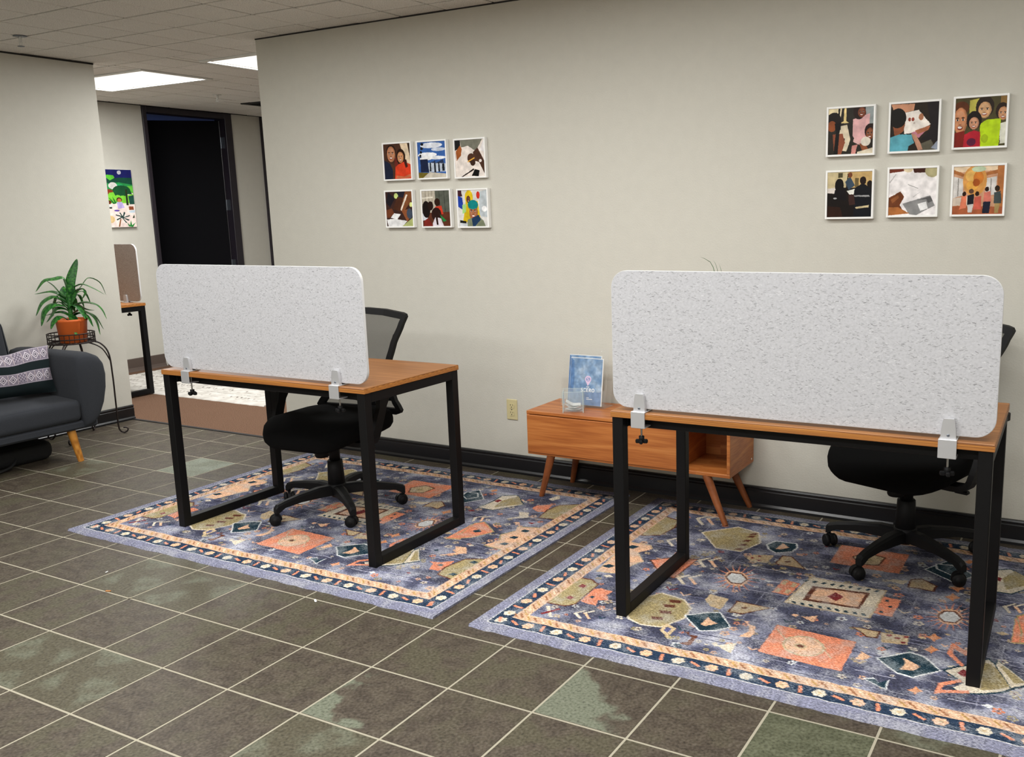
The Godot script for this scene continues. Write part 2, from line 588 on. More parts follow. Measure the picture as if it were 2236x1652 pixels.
func room():
	var st = mb()
	hexa(st, Vector3(-1.66, 0, -0.14), Vector3(4.6, CEIL, 0), wall_frame())
	struct("wall_back", st, M.wall, "long greige wall behind the desks")
	st = mb()
	hexa(st, Vector3(LW - 0.14, 0, -1.755), Vector3(LW, CEIL, 4.6))
	struct("wall_left", st, M.wall, "greige partition behind the sofa")
	st = mb()
	hexa(st, Vector3(FX - 0.13, 0, -3.468), Vector3(FX, CEIL, 4.6))
	hexa(st, Vector3(FX - 0.13, 0, -5.7), Vector3(FX, CEIL, -4.48))
	struct("wall_hall", st, M.wall, "pale hall wall with the dark door")
	st = mb()
	hexa(st, Vector3(-5.3, 0, -5.84), Vector3(4.6, CEIL, -5.7))
	struct("wall_hall_end", st, M.wall)
	st = mb()
	hexa(st, Vector3(4.6, 0, -5.84), Vector3(4.74, CEIL, 4.74))
	struct("wall_right", st, M.wall)
	st = mb()
	hexa(st, Vector3(-5.3, 0, 4.6), Vector3(4.6, CEIL, 4.74))
	struct("wall_front", st, M.wall)
	# unlit office behind the hall door
	st = mb()
	hexa(st, Vector3(-7.7, 0, -6.0), Vector3(-7.6, CEIL, -2.4))
	hexa(st, Vector3(-7.6, 0, -6.0), Vector3(-5.29, CEIL, -5.9))
	hexa(st, Vector3(-7.6, 0, -2.5), Vector3(-5.29, CEIL, -2.4))
	struct("wall_office", st, M.dark_room)
	st = mb()
	hexa(st, Vector3(-7.7, CEIL - 0.002, -6.0), Vector3(-5.29, CEIL + 0.013, -2.4))
	struct("ceiling_office", st, M.ceiling)
	# its window: dusky daylight that tints the edge of the door
	var win := Node3D.new()
	win.name = "window_1"
	win.set_meta("kind", "structure")
	win.set_meta("label", "window of the unlit office")
	add_child(win)
	for q in [[0.9, 0.94, -4.85, -3.55], [2.06, 2.10, -4.85, -3.55], [0.94, 2.06, -4.85, -4.81], [0.94, 2.06, -3.59, -3.55], [0.94, 2.06, -4.22, -4.18]]:
		st = mb()
		bev(st, Vector3(-7.6, q[0], q[2]), Vector3(-7.56, q[1], q[3]), 0.003)
		part(win, "window_frame", st, M.door_paint)
	for q in [[-4.81, -4.22], [-4.18, -3.59]]:
		st = mb()
		hexa(st, Vector3(-7.598, 0.94, q[0]), Vector3(-7.59, 2.06, q[1]))
		part(win, "window_pane", st, M.dusk)
	var dl := AreaLight3D.new()
	dl.name = "window_light"
	dl.area_size = Vector2(1.22, 1.12)
	dl.light_energy = 0.3
	dl.light_color = Color(0.55, 0.66, 1.0)
	dl.shadow_enabled = true
	dl.area_range = 20.0
	dl.area_attenuation = 2.0
	dl.transform = Transform3D(Basis(Vector3.UP, -PI / 2), Vector3(-7.55, 1.5, -4.2))
	win.add_child(dl)
	# carpet of the hall and the office
	st = mb()
	hexa(st, Vector3(-7.7, -0.06, -6.0), Vector3(4.6, 0.0, -1.75))
	hexa(st, Vector3(-5.3, -0.06, -1.75), Vector3(LW, 0.0, 4.6))
	struct("floor_hall", st, M.carpet, "brown carpet of the hall")
	st = mb()
	bev(st, Vector3(LW, -0.01, -1.752), Vector3(-1.655, 0.006, -1.728), 0.003)
	struct("trim_1", st, M.strip, "black strip between carpet and tiles")
	# a black post edge further along the hall wall
	st = mb()
	hexa(st, Vector3(FX, 0.0, -4.895), Vector3(FX + 0.03, CEIL, -4.855))
	struct("trim_2", st, M.door_paint, "narrow black upright trim on the hall wall")
	# dark shadow joints where the walls meet the ceiling
	st = mb()
	hexa(st, Vector3(-1.662, CEIL - 0.008, -0.142), Vector3(4.6, CEIL - 0.0005, 0.002), wall_frame())
	struct("trim_3", st, M.strip, "dark joint along the top of the long wall")
	st = mb()
	hexa(st, Vector3(LW - 0.142, CEIL - 0.012, -1.757), Vector3(LW + 0.002, CEIL - 0.0005, 4.6))
	struct("trim_4", st, M.strip, "dark joint along the top of the partition")
	baseboards()
	tile_floor()
	tile_ceiling()
	hall_door()

func base_profile():
	# seen in section: x out of the wall, y up
	return [Vector2(0, 0), Vector2(0.022, 0), Vector2(0.022, 0.012), Vector2(0.014, 0.022), Vector2(0.014, 0.082), Vector2(0.010, 0.086), Vector2(0.010, 0.094), Vector2(0.016, 0.098), Vector2(0.012, 0.105), Vector2(0, 0.106)]

func baseboards():
	var st = mb()
	# section in x,y pushed along z, then turned so that it runs along the wall
	prism(st, base_profile(), -4.6, 1.66, wall_frame() * Transform3D(Basis(Vector3(0, 0, 1), Vector3.UP, Vector3(-1, 0, 0)), Vector3.ZERO))
	struct("baseboard_back", st, M.base, "glossy black baseboard of the long wall")
	st = mb()
	prism(st, base_profile(), -1.755, 4.6, Transform3D(Basis.IDENTITY, Vector3(LW, 0, 0)))
	struct("baseboard_left", st, M.base, "glossy black baseboard behind the sofa")
	st = mb()
	var cove = [Vector2(0, 0), Vector2(0.03, 0), Vector2(0.018, 0.012), Vector2(0.008, 0.035), Vector2(0.006, 0.115), Vector2(0.003, 0.122), Vector2(0, 0.122)]
	prism(st, cove, -3.44, 4.6, Transform3D(Basis.IDENTITY, Vector3(FX, 0, 0)))
	struct("baseboard_hall", st, M.base_brown, "brown cove base of the hall wall")

func slate(kind, sd):
	# one cleft slate tile, 1.2 mm to the pixel
	var n = 256
	var a = nz(sd, 0.012, 4)
	var f = nz(sd + 50, 0.09, 4)
	var g = nz(sd + 90, 0.007, 3)
	var brown = rgb("4d453a")
	var brown2 = rgb("413930")
	var olive = rgb("4b4637")
	var green = rgb("666a5a")
	var im := Image.create(n, n, false, Image.FORMAT_RGB8)
	for y in n:
		for x in n:
			var u = a.get_noise_2d(x, y * 1.6)
			var c = brown.lerp(brown2, clamp(0.5 + u * 1.6, 0, 1))
			var q = g.get_noise_2d(x, y)
			match kind:
				0:
					c = c.lerp(olive, clamp(q * 1.5, 0, 0.5))
				1:
					c = c.lerp(olive, clamp(0.45 + q * 2.2, 0, 1))
				2:
					c = olive.lerp(green, clamp(0.15 + q * 1.2, 0, 0.6))
				3:
					# a green patch that fills one corner
					var e = (x + y) / float(n) + q * 0.35 + u * 0.12
					c = c.lerp(green, smoothstep(0.86, 1.12, e))
				4:
					var e2 = (n - x + y) / float(n) + q * 0.8 + u * 0.3
					c = c.lerp(green, smoothstep(1.3, 1.6, e2))
				5:
					c = rgb("4a4c3a").lerp(rgb("565845"), clamp(0.5 + u * 1.5, 0, 1))
				6:
					c = green.lerp(rgb("767c6e"), clamp(0.4 + q, 0, 1))
			var w = f.get_noise_2d(x, y)
			c = c.lightened(w * 0.14) if w > 0 else c.darkened(-w * 0.22)
			if w < -0.42:
				c = c.darkened(0.18)
			im.set_pixel(x, y, c)
	return im

func tile_floor():
	var root := Node3D.new()
	root.name = "floor"
	root.set_meta("kind", "structure")
	root.set_meta("label", "slate tile floor with pale grout")
	add_child(root)
	var st = mb()
	hexa(st, Vector3(LW, -0.06, -1.75), Vector3(4.6, -0.0009, 4.6))
	part(root, "grout", st, M.grout)
	var kinds = [0, 0, 0, 0, 1, 1, 2, 3, 4, 5, 6]
	var mats = []
	for k in kinds.size():
		var m := StandardMaterial3D.new()
		var im = slate(kinds[k], 100 + k * 7)
		m.albedo_texture = tex(im)
		m.roughness = 0.5
		m.metallic_specular = 0.35
		var nim = nz(100 + k * 7, 0.03, 5).get_image(256, 256)
		nim.convert(Image.FORMAT_RGBA8)
		nim.bump_map_to_normal_map(2.2)
		m.normal_enabled = true
		m.normal_texture = tex(nim)
		m.normal_scale = 0.45
		mats.append(m)
	# one mesh: slab with a worn edge and its face mapped
	var h = T / 2 - 0.0029
	var e = 0.0012
	var tb = mb()
	var top = [Vector3(-h + e, 0, h - e), Vector3(h - e, 0, h - e), Vector3(h - e, 0, -h + e), Vector3(-h + e, 0, -h + e)]
	var low = [Vector3(-h, -0.003, h), Vector3(h, -0.003, h), Vector3(h, -0.003, -h), Vector3(-h, -0.003, -h)]
	print_quad(tb, top[0], top[1], top[2], top[3])
	for k in 4:
		var j = (k + 1) % 4
		quad(tb, low[k], low[j], top[j], top[k], false, [Vector2(0.01, 0.01), Vector2(0.99, 0.01), Vector2(0.99, 0.02), Vector2(0.01, 0.02)])
	tb.st.generate_normals()
	tb.st.generate_tangents()
	var mesh = tb.st.commit()
	var special = {"-4,-6": [10, 0], "-2,-9": [5, 1], "-2,-7": [4, 0], "-1,-7": [4, 1], "0,-1": [6, 0], "0,7": [9, 0], "0,5": [7, 3], "1,3": [8, 0], "2,3": [6, 2], "2,0": [6, 1], "2,-1": [6, 3], "1,0": [5, 2], "-1,-1": [4, 3], "-1,-3": [8, 2], "-1,-2": [6, 1], "0,4": [4, 1], "0,3": [4, 2], "0,6": [0, 0], "1,4": [1, 1], "1,1": [2, 0], "2,1": [3, 2], "2,2": [0, 3]}
	var rng := RandomNumberGenerator.new()
	rng.seed = 77
	var far = {}
	for i in range(-6, 15):
		for j in range(-11, 15):
			var cx = (j + 0.5) * T
			var cz = (i + 0.5) * T
			# thin strips against the walls
			if cx - T / 2 < LW - 0.2 or cx > 4.6:
				continue
			var under = (cx > -1.1 and cx < 0.68 and cz < -0.25 and cz > -1.4) or (cx > 1.2 and cx < 2.9 and cz < -0.25 and cz > -1.4)
			var v = special.get("%d,%d" % [i, j], null)
			if v == null:
				v = [[0, 1, 2, 3, 0, 1, 2, 3, 0, 1, 4, 5, 4, 6][rng.randi() % 14], rng.randi() % 4]
			if under:
				continue
			if i < -5 and cz - T / 2 < -1.75:
				# cut row along the wall and the carpet strip
				pass
			if i <= 6 and j <= 10 and i * T < 1.9:
				var o := MeshInstance3D.new()
				o.name = "tile"
				o.mesh = mesh
				o.material_override = mats[v[0]]
				var zc = cz
				var sz = 1.0
				if i == -6:
					sz = (-1.75 + 5 * T) * -1.0 / T
					zc = (-1.75 - 5 * T) / 2
				var sx = 1.0
				var xc = cx
				if j == -11:
					sx = (-10 * T - LW) / T
					xc = (-10 * T + LW) / 2
				o.transform = Transform3D(Basis.from_scale(Vector3(sx, 1, sz)) * Basis(Vector3.UP, v[1] * PI / 2 if sx == 1.0 and sz == 1.0 else 0.0), Vector3(xc, 0.0, zc))
				root.add_child(o, true)
			else:
				if not far.has(v[0]):
					far[v[0]] = SurfaceTool.new()
				if cz - T / 2 > -1.76:
					far[v[0]].append_from(mesh, 0, Transform3D(Basis.IDENTITY, Vector3(cx, 0, cz)))
	var am := ArrayMesh.new()
	var o := MeshInstance3D.new()
	o.name = "tile_rest"
	for k in far:
		far[k].commit(am)
		am.surface_set_material(am.get_surface_count() - 1, mats[k])
	o.mesh = am
	o.set_meta("kind", "stuff")
	root.add_child(o)

func cut(r: Rect2, holes):
	# the rectangle minus the holes, as rectangles
	var l = [r]
	for h in holes:
		var n = []
		for q in l:
			if not q.intersects(h):
				n.append(q)
				continue
			var i = q.intersection(h)
			if i.position.x > q.position.x:
				n.append(Rect2(q.position.x, q.position.y, i.position.x - q.position.x, q.size.y))
			if i.end.x < q.end.x:
				n.append(Rect2(i.end.x, q.position.y, q.end.x - i.end.x, q.size.y))
			if i.position.y > q.position.y:
				n.append(Rect2(i.position.x, q.position.y, i.size.x, i.position.y - q.position.y))
			if i.end.y < q.end.y:
				n.append(Rect2(i.position.x, i.end.y, i.size.x, q.end.y - i.end.y))
		l = n
	return l.filter(func(q): return q.size.x > 0.012 and q.size.y > 0.012)

func tile_ceiling():
	var root := Node3D.new()
	root.name = "ceiling"
	root.set_meta("kind", "structure")
	root.set_meta("label", "ceiling of square mineral tiles")
	add_child(root)
	var st = mb()
	hexa(st, Vector3(-7.7, CEIL + 0.014, -6.0), Vector3(4.74, CEIL + 0.12, 4.74))
	part(root, "ceiling_backing", st, M.ceiling_gap)
	var holes = []
	for d in LIGHTS:
		holes.append(Rect2(d[0] - 0.61, d[1] - 0.305, 1.22, 0.61))
	holes.append(Rect2(-4.33, -4.52, 0.61, 0.61))
	var rest = mb()
	var rng := RandomNumberGenerator.new()
	rng.seed = 5
	var full = null
	for i in range(-14, 21):
		for j in range(-17, 15):
			var x0 = 0.075 + j * T
			var z0 = -1.59 + i * T
			var big = Rect2(FX, -5.7, 4.6 - FX, 10.3).intersection(Rect2(x0, z0, T, T))
			if big.size.x < 0.02 or big.size.y < 0.02:
				continue
			var near = (z0 > -1.95 and z0 < 0.15 and x0 > -3.4 and x0 < 0.9) or (z0 <= -1.7 and z0 > -4.9 and x0 < -1.5)
			for q in cut(big, holes):
				var dy = rng.randf_range(-0.0012, 0.0012)
				var lo = Vector3(q.position.x + 0.007, CEIL + dy, q.position.y + 0.007)
				var hi = Vector3(q.end.x - 0.007, CEIL + 0.0155, q.end.y - 0.007)
				if near:
					if q.size.x > T - 0.001 and q.size.y > T - 0.001:
						if full == null:
							var fb = mb()
							var hh = T / 2 - 0.007
							bev(fb, Vector3(-hh, 0, -hh), Vector3(hh, 0.0155, hh), 0.002)
							full = fb.commit()
						var o = part(root, "ceiling_tile", full, M.ceiling)
						o.position = Vector3(q.get_center().x, CEIL + dy, q.get_center().y)
					else:
						var tb = mb()
						bev(tb, lo, hi, 0.002)
						part(root, "ceiling_tile", tb, M.ceiling)
				else:
					bev(rest, lo, hi, 0.002)
	var r = part(root, "ceiling_tile_rest", rest, M.ceiling)
	r.set_meta("kind", "stuff")
	# sprinkler heads
	for k in 2:
		var at = [Vector3(-2.659, CEIL, -0.95), Vector3(-3.963, CEIL, -3.354)][k]
		var t = thing("sprinkler_head", ["small metal sprinkler head under the ceiling above the sofa", "small white sprinkler head under the hall ceiling before the dark door"][k], "sprinkler", at, "ceiling sprinkler heads")
		var b = mb()
		lathe(b, [Vector2(0.0, -0.004), Vector2(0.036, -0.004), Vector2(0.034, 0.001), Vector2(0.0, 0.001)], 20)
		part(t, "collar", b, [M.steel, M.white_metal][k])
		b = mb()
		lathe(b, [Vector2(0.0, -0.038), Vector2(0.008, -0.038), Vector2(0.009, -0.004), Vector2(0, -0.004)], 12)
		for s in [-1, 1]:
			tube(b, bez([Vector3(s * 0.008, -0.03, 0), Vector3(s * 0.014, -0.042, 0), Vector3(s * 0.004, -0.056, 0)], 6), 0.0025, 6)
		part(t, "body", b, M.white_metal)
		b = mb()
		lathe(b, [Vector2(0, -0.060), Vector2(0.018, -0.060), Vector2(0.018, -0.057), Vector2(0, -0.056)], 14)
		part(t, "deflector", b, [M.steel, M.white_metal][k])
	# louvred vent
	var v = thing("ceiling_vent", "dark louvred square air vent in the hall ceiling", "vent", Vector3(-4.025, CEIL, -4.215))
	var b = mb()
	for s in [-1, 1]:
		bev(b, Vector3(-0.305, -0.008, s * 0.285 - 0.02), Vector3(0.305, 0.02, s * 0.285 + 0.02), 0.003)
		bev(b, Vector3(s * 0.285 - 0.02, -0.008, -0.265), Vector3(s * 0.285 + 0.02, 0.02, 0.265), 0.003)
	part(v, "frame", b, M.vent_dark)
	for k in 9:
		b = mb()
		hexa(b, Vector3(-0.265, -0.002, -0.022), Vector3(0.265, 0.002, 0.022), turned(Vector3.RIGHT, 0.6, Vector3(0, 0.006, -0.236 + k * 0.059)))
		part(v, "slat", b, M.vent_dark)

func hall_door():
	# frame in the wall: a node of the setting with its parts
	var root := Node3D.new()
	root.name = "door_1"
	root.set_meta("kind", "structure")
	root.set_meta("label", "dark hall door standing half open")
	add_child(root)
	for q in [[-3.51, -3.468], [-4.48, -4.395]]:
		var b = mb()
		bev(b, Vector3(FX - 0.14, 0, q[0]), Vector3(FX + 0.018, CEIL, q[1]), 0.003)
		part(root, "jamb", b, M.door_paint)
	var b = mb()
	bev(b, Vector3(FX - 0.14, 2.415, -4.395), Vector3(FX + 0.018, CEIL, -3.51), 0.003)
	part(root, "header", b, M.door_paint)
	var hinge = Vector3(FX - 0.06, 0, -4.385)
	var leaf := Node3D.new()
	leaf.name = "leaf"
	leaf.position = hinge
	leaf.rotation.y = deg_to_rad(-44)
	root.add_child(leaf)
	b = mb()
	bev(b, Vector3(-0.045, 0.012, 0.004), Vector3(0.0, 2.40, 0.868), 0.002)
	part(leaf, "panel", b, M.door_leaf)
	b = mb()
	hexa(b, Vector3(-0.044, 0.013, 0.0), Vector3(-0.001, 2.399, 0.0045))
	part(leaf, "edge", b, M.door_edge)
	b = mb()
	lathe(b, [Vector2(0, 0), Vector2(0.028, 0.002), Vector2(0.028, 0.008), Vector2(0.012, 0.012), Vector2(0.012, 0.03), Vector2(0.027, 0.04), Vector2(0.03, 0.055), Vector2(0.02, 0.068), Vector2(0, 0.07)], 18, turned(Vector3(0, 0, 1), -PI / 2, Vector3(0.0, 1.0, 0.80)))
	part(leaf, "knob", b, M.steel)
	for y in [2.18, 1.55, 0.93, 0.28]:
		b = mb()
		hexa(b, Vector3(FX - 0.062, y - 0.055, -4.398), Vector3(FX - 0.012, y + 0.055, -4.391))
		tube(b, [Vector3(FX - 0.058, y - 0.055, -4.384), Vector3(FX - 0.058, y + 0.055, -4.384)], 0.008, 10)
		part(root, "hinge", b, M.steel)

# ---------- rugs ----------
const PAL := {"coral": "dd8767", "peach": "e6b592", "olive": "a4946a", "tan": "c4ac88", "cream": "d9ccb6", "brown": "5e3426", "teal": "1f3440", "white": "d8dada", "maroon": "7a2a2c", "orange": "dd8c5c", "field": "54557a"}
# motifs of the rug: fill, outline, corner points in millimetres from the front left corner
const MOTIFS := [
	["olive","brown",[158,278,227,280,252,305,244,494,199,527,153,526,149,454,147,366]],
	["maroon","",[195,341,200,364,223,355,218,332]],
	["maroon","",[183,455,188,479,213,469,208,445]],
	["coral","",[259,335,330,325,314,371,349,387,322,426,327,466,274,474,252,454]],
	["teal","",[272,383,274,400,290,396,287,378]],
	["olive","cream",[468,315,465,477,500,530,599,509,646,454,655,368,614,277,543,262,489,288]],
	["brown","",[548,490,593,504,599,481,562,469]],
	["brown","",[546,445,589,458,596,437,559,424]],
	["brown","",[554,391,597,404,604,383,567,371]],
	["brown","",[549,333,592,346,598,325,562,313]],
	["coral","brown",[324,812,381,866,489,900,479,686,410,715]],
	["peach","tan",[177,620,251,629,282,770,298,788,234,859,273,923,249,959,142,963,164,814]],
	["teal","",[170,672,184,703,218,695,204,664]],
	["teal","",[162,905,177,939,213,929,198,895]],
	["olive","brown",[159,1064,232,1098,248,1210,229,1303,158,1333,132,1237]],
	["olive","cream",[390,1212,510,1339,612,1304,657,1195,618,1065,512,1063]],
	["brown","",[596,1296,617,1301,611,1274,580,1266]],
	["brown","",[596,1262,618,1266,612,1240,580,1232]],
	["brown","",[597,1206,618,1210,613,1184,582,1177]],
	["brown","",[598,1151,619,1156,613,1130,583,1123]],
	["brown","",[599,1098,620,1102,614,1078,584,1070]],
	["teal","white",[697,1187,717,1240,802,1247,816,1200,809,1154,757,1115,719,1144]],
	["peach","",[741,1154,748,1233,790,1193,761,1158]],
	["tan","brown",[795,997,794,1086,828,1092,911,990]],
	["brown","",[820,1038,840,1048,840,1029,821,1024]],
	["tan","brown",[784,492,782,583,901,578,830,495]],
	["brown","",[810,542,830,552,832,540,813,532]],
	["coral","",[866,717,869,851,940,841,931,715]],
	["tan","",[873,805,874,845,892,840,891,801]],
	["tan","",[912,798,912,837,930,832,929,793]],
	["tan","",[872,728,873,766,890,762,890,724]],
	["tan","",[909,733,910,771,927,767,926,729]],
	["cream","tan",[940,655,961,920,1240,910,1236,655]],
	["brown","",[989,701,987,842,1196,870,1192,713]],
	["peach","",[1006,719,1006,830,1182,853,1182,726]],
	["maroon","",[1060,770,1079,819,1116,792,1099,744]],
	["teal","",[941,873,949,890,960,887,953,866]],
	["teal","",[954,675,968,676,978,657,963,658]],
	["teal","",[974,876,983,893,994,889,986,868]],
	["teal","",[986,675,1000,677,1010,658,995,659]],
	["teal","",[1008,878,1017,895,1028,892,1020,871]],
	["teal","",[1018,676,1032,678,1041,659,1026,660]],
	["teal","",[1041,881,1050,898,1061,894,1053,874]],
	["teal","",[1050,677,1064,679,1073,660,1058,661]],
	["teal","",[1074,883,1083,900,1094,897,1086,876]],
	["teal","",[1081,678,1095,679,1104,661,1089,662]],
	["teal","",[1107,886,1116,903,1127,899,1118,879]],
	["teal","",[1112,679,1127,680,1135,662,1120,663]],
	["teal","",[1140,889,1149,905,1159,902,1151,881]],
	["teal","",[1143,680,1157,681,1165,663,1151,664]],
	["teal","",[1172,891,1181,908,1191,904,1183,884]],
	["teal","",[1174,681,1188,682,1196,664,1181,664]],
	["teal","",[1204,894,1214,910,1224,907,1215,887]],
	["teal","",[1204,682,1218,683,1226,665,1212,665]],
	["coral","",[1244,701,1246,859,1310,855,1308,696]],
	["teal","",[1258,835,1270,837,1273,820,1261,819]],
	["teal","",[1278,787,1290,789,1293,773,1281,771]],
	["teal","",[1258,730,1270,733,1273,717,1261,715]],
	["coral","",[971,248,968,463,1241,453,1243,235]],
	["peach","tan",[1153,364,1155,336,1144,311,1124,294,1098,287,1071,293,1048,310,1034,335,1031,364,1041,390,1062,408,1089,414,1117,407,1140,389]],
	["tan","",[1105,350,1105,341,1101,334,1094,328,1085,326,1076,328,1069,333,1065,340,1064,349,1068,357,1075,362,1084,364,1093,363,1100,357]],
	["brown","",[1096,348,1096,343,1094,340,1090,337,1085,335,1080,336,1076,339,1073,342,1073,347,1075,351,1079,353,1084,355,1090,354,1094,351]],
	["tan","",[975,431,979,433,1035,367,1031,365]],
	["tan","",[970,347,975,349,1030,351,1026,349]],
	["tan","",[974,281,978,283,1034,331,1030,329]],
	["tan","",[1159,353,1163,355,1199,308,1195,306]],
	["tan","",[1157,362,1161,364,1229,412,1225,410]],
	["coral","",[984,1103,978,1319,1256,1322,1255,1099]],
	["tan","brown",[1057,1204,1100,1267,1170,1245,1164,1159,1097,1138]],
	["olive","",[1095,1197,1119,1221,1132,1197,1109,1174]],
	["coral","",[730,807,790,829,734,797]],
	["coral","",[736,790,801,780,737,779]],
	["coral","",[737,772,800,732,736,763]],
	["coral","",[734,757,787,692,730,749]],
	["coral","",[727,745,765,663,721,741]],
	["coral","",[717,738,735,649,710,737]],
	["coral","",[705,737,701,651,698,740]],
	["coral","",[692,742,667,669,686,748]],
	["coral","",[681,753,636,701,675,761]],
	["coral","",[672,768,612,745,668,777]],
	["coral","",[666,785,598,795,665,795]],
	["coral","",[665,802,597,845,666,812]],
	["coral","",[668,818,609,890,672,826]],
	["coral","",[675,830,632,922,681,835]],
	["coral","",[685,837,665,937,692,839]],
	["coral","",[698,838,701,933,705,836]],
	["coral","",[710,833,737,912,717,827]],
	["coral","",[722,822,768,875,727,814]],
	["peach","",[748,796,754,765,750,739,736,723,716,719,692,728,670,749,654,778,647,809,651,837,665,854,686,858,711,848,733,826]],
	["white","brown",[738,794,735,748,699,741,664,780,666,827,704,834]],
	["coral","",[1516,802,1571,824,1517,793]],
	["coral","",[1517,786,1571,777,1516,777]],
	["coral","",[1515,770,1562,732,1512,761]],
	["coral","",[1509,755,1543,693,1505,748]],
	["coral","",[1501,744,1519,666,1495,739]],
	["coral","",[1491,737,1490,652,1485,736]],
	["coral","",[1481,736,1461,654,1475,738]],
	["coral","",[1471,741,1435,671,1466,746]],
	["coral","",[1463,751,1414,701,1460,759]],
	["coral","",[1458,765,1402,743,1457,774]],
	["coral","",[1456,781,1400,791,1457,791]],
	["coral","",[1458,798,1408,839,1461,807]],
	["coral","",[1464,813,1426,881,1468,820]],
	["coral","",[1472,825,1452,911,1478,829]],
	["coral","",[1482,831,1483,926,1489,833]],
	["coral","",[1493,832,1514,923,1499,830]],
	["coral","",[1503,827,1541,902,1508,822]],
	["coral","",[1511,817,1561,868,1514,809]],
	["peach","",[1529,792,1528,763,1520,738,1505,723,1486,719,1468,728,1453,747,1444,775,1444,805,1453,831,1468,847,1487,851,1506,841,1521,820]],
	["white","brown",[1520,791,1509,747,1476,740,1453,777,1464,822,1498,829]],
	["teal","white",[657,392,717,447,757,466,825,376,794,332,746,309]],
	["peach","",[731,351,731,420,748,402,780,382,751,347]],
	["teal","white",[1329,372,1410,452,1452,446,1512,375,1447,301,1401,307]],
	["peach","",[1402,328,1412,376,1396,412,1456,379,1443,341]],
	["teal","white",[1342,1190,1410,1322,1516,1200,1455,1107]],
	["cream","teal",[1528,383,1556,417,1591,448,1639,515,1743,386,1691,316,1639,284,1588,265,1565,286,1591,332]],
	["olive","",[1627,488,1648,484,1737,387,1689,334,1639,303]],
	["maroon","",[1563,386,1577,414,1605,406,1608,380,1580,367]],
	["coral","",[1520,226,1523,299,1577,348,1585,332,1539,290,1535,259,1610,289,1613,271,1541,242]],
	["coral","",[1517,501,1521,587,1583,533,1574,509,1532,546,1535,509,1577,442,1569,431]],
	["orange","",[1440,592,1455,613,1458,633,1468,618,1487,602,1472,586,1468,566,1458,582]],
	["orange","",[1446,500,1460,520,1463,539,1473,525,1491,511,1476,494,1473,475,1463,491]],
	["orange","",[1451,1047,1467,1072,1471,1098,1483,1078,1503,1057,1486,1036,1483,1011,1471,1033]],
	["orange","",[1446,954,1462,979,1466,1003,1477,984,1498,964,1481,944,1477,920,1466,941]],
	["orange","",[1448,213,1461,230,1464,246,1473,235,1489,223,1476,209,1473,193,1464,206]],
	["coral","olive",[1694,671,1691,861,1745,904,1759,687]],
	["cream","",[817,236,827,248,841,229,891,272,897,196,866,209,843,223,831,217]],
	["peach","",[989,560,993,573,1013,575,1009,551]],
	["peach","",[1022,565,1047,573,1072,596,1074,535,1043,553]],
	["peach","",[856,440,876,443,870,425,907,415,920,359,914,329,879,319,897,368,887,405]],
	["tan","brown",[1313,987,1311,1060,1345,1081,1400,1038,1397,986,1349,993]],
	["cream","",[1223,1007,1245,1033,1300,1049,1292,1003]],
	["tan","brown",[1207,559,1291,561,1291,516,1262,514]],
	["tan","",[1298,560,1388,575,1394,506,1314,487]],
	["maroon","",[1347,547,1363,551,1365,538,1350,534]],
	["maroon","",[1371,567,1387,571,1389,558,1374,554]],
	["maroon","",[1370,522,1386,526,1388,513,1373,509]],
	["maroon","",[1318,554,1334,558,1336,544,1321,540]],
	["brown","",[705,276,718,282,726,262,755,266,759,199,752,189,719,189,739,212,742,246]],
	["peach","",[1263,340,1272,382,1268,399,1307,369,1289,338]],
	["teal","white",[1321,223,1348,237,1364,221,1382,246,1386,192]],
	["orange","",[1469,1338,1480,1373,1500,1352,1487,1322]],
	["tan","",[665,1005,681,1053,761,1081,756,989,697,976]],
	["tan","",[666,548,666,605,743,593,749,494,707,504]],
	["maroon","",[679,1012,683,1026,695,1019,691,1005]],
	["maroon","",[701,1042,705,1056,716,1049,712,1035]],
	["maroon","",[713,998,717,1012,728,1005,724,991]],
	["cream","",[287,239,292,249,335,211,329,203]],
	["cream","",[287,239,313,275,319,268,297,236]],
	["peach","",[317,253,322,263,365,225,359,217]],
	["cream","",[317,253,344,290,350,283,327,250]],
	["cream","",[492,894,499,909,553,842,545,831]],
	["cream","",[492,894,529,949,537,937,505,888]],
	["peach","",[533,913,540,928,594,862,585,850]],
	["cream","",[533,913,571,968,578,957,546,907]],
	["cream","",[488,693,495,707,547,648,539,638]],
	["cream","",[488,693,524,744,531,734,501,688]],
	["peach","",[528,712,535,726,586,666,578,656]],
	["cream","",[528,712,564,763,571,753,540,707]],
	["cream","",[281,1053,287,1067,342,1003,334,992]],
	["cream","",[281,1053,314,1105,322,1094,294,1047]],
	["peach","",[319,1071,325,1085,379,1020,371,1010]],
	["cream","",[319,1071,352,1123,360,1111,332,1065]],
	["cream","",[287,1372,294,1390,357,1308,348,1295]],
	["cream","",[287,1372,325,1435,334,1421,302,1365]],
	["peach","",[331,1392,338,1410,400,1328,391,1315]],
	["cream","",[331,1392,369,1455,378,1441,345,1385]],
	["cream","",[1640,955,1649,969,1674,911,1665,901]],
	["cream","",[1640,955,1680,1003,1683,993,1648,951]],
	["peach","",[1674,972,1683,985,1707,927,1698,917]],
	["cream","",[1674,972,1715,1019,1717,1009,1683,967]],
	["cream","",[167,247,178,256,235,176,225,171]],
	["maroon","",[181,188,221,250,230,243,190,179]],
	["tan","",[621,249,619,308,667,285,668,207]],
	["field","",[635,252,633,283,654,275,654,241]],
	["coral","olive",[1719,681,1720,763,1695,883,1724,921,1836,828,1792,727]],
	["teal","",[1745,797,1762,829,1791,803,1768,785]],
	["peach","olive",[1899,677,1929,757,1894,809,1924,881,1900,930,2005,959,2016,820,2006,659]],
	["teal","",[1944,890,1952,918,1985,909,1976,882]],
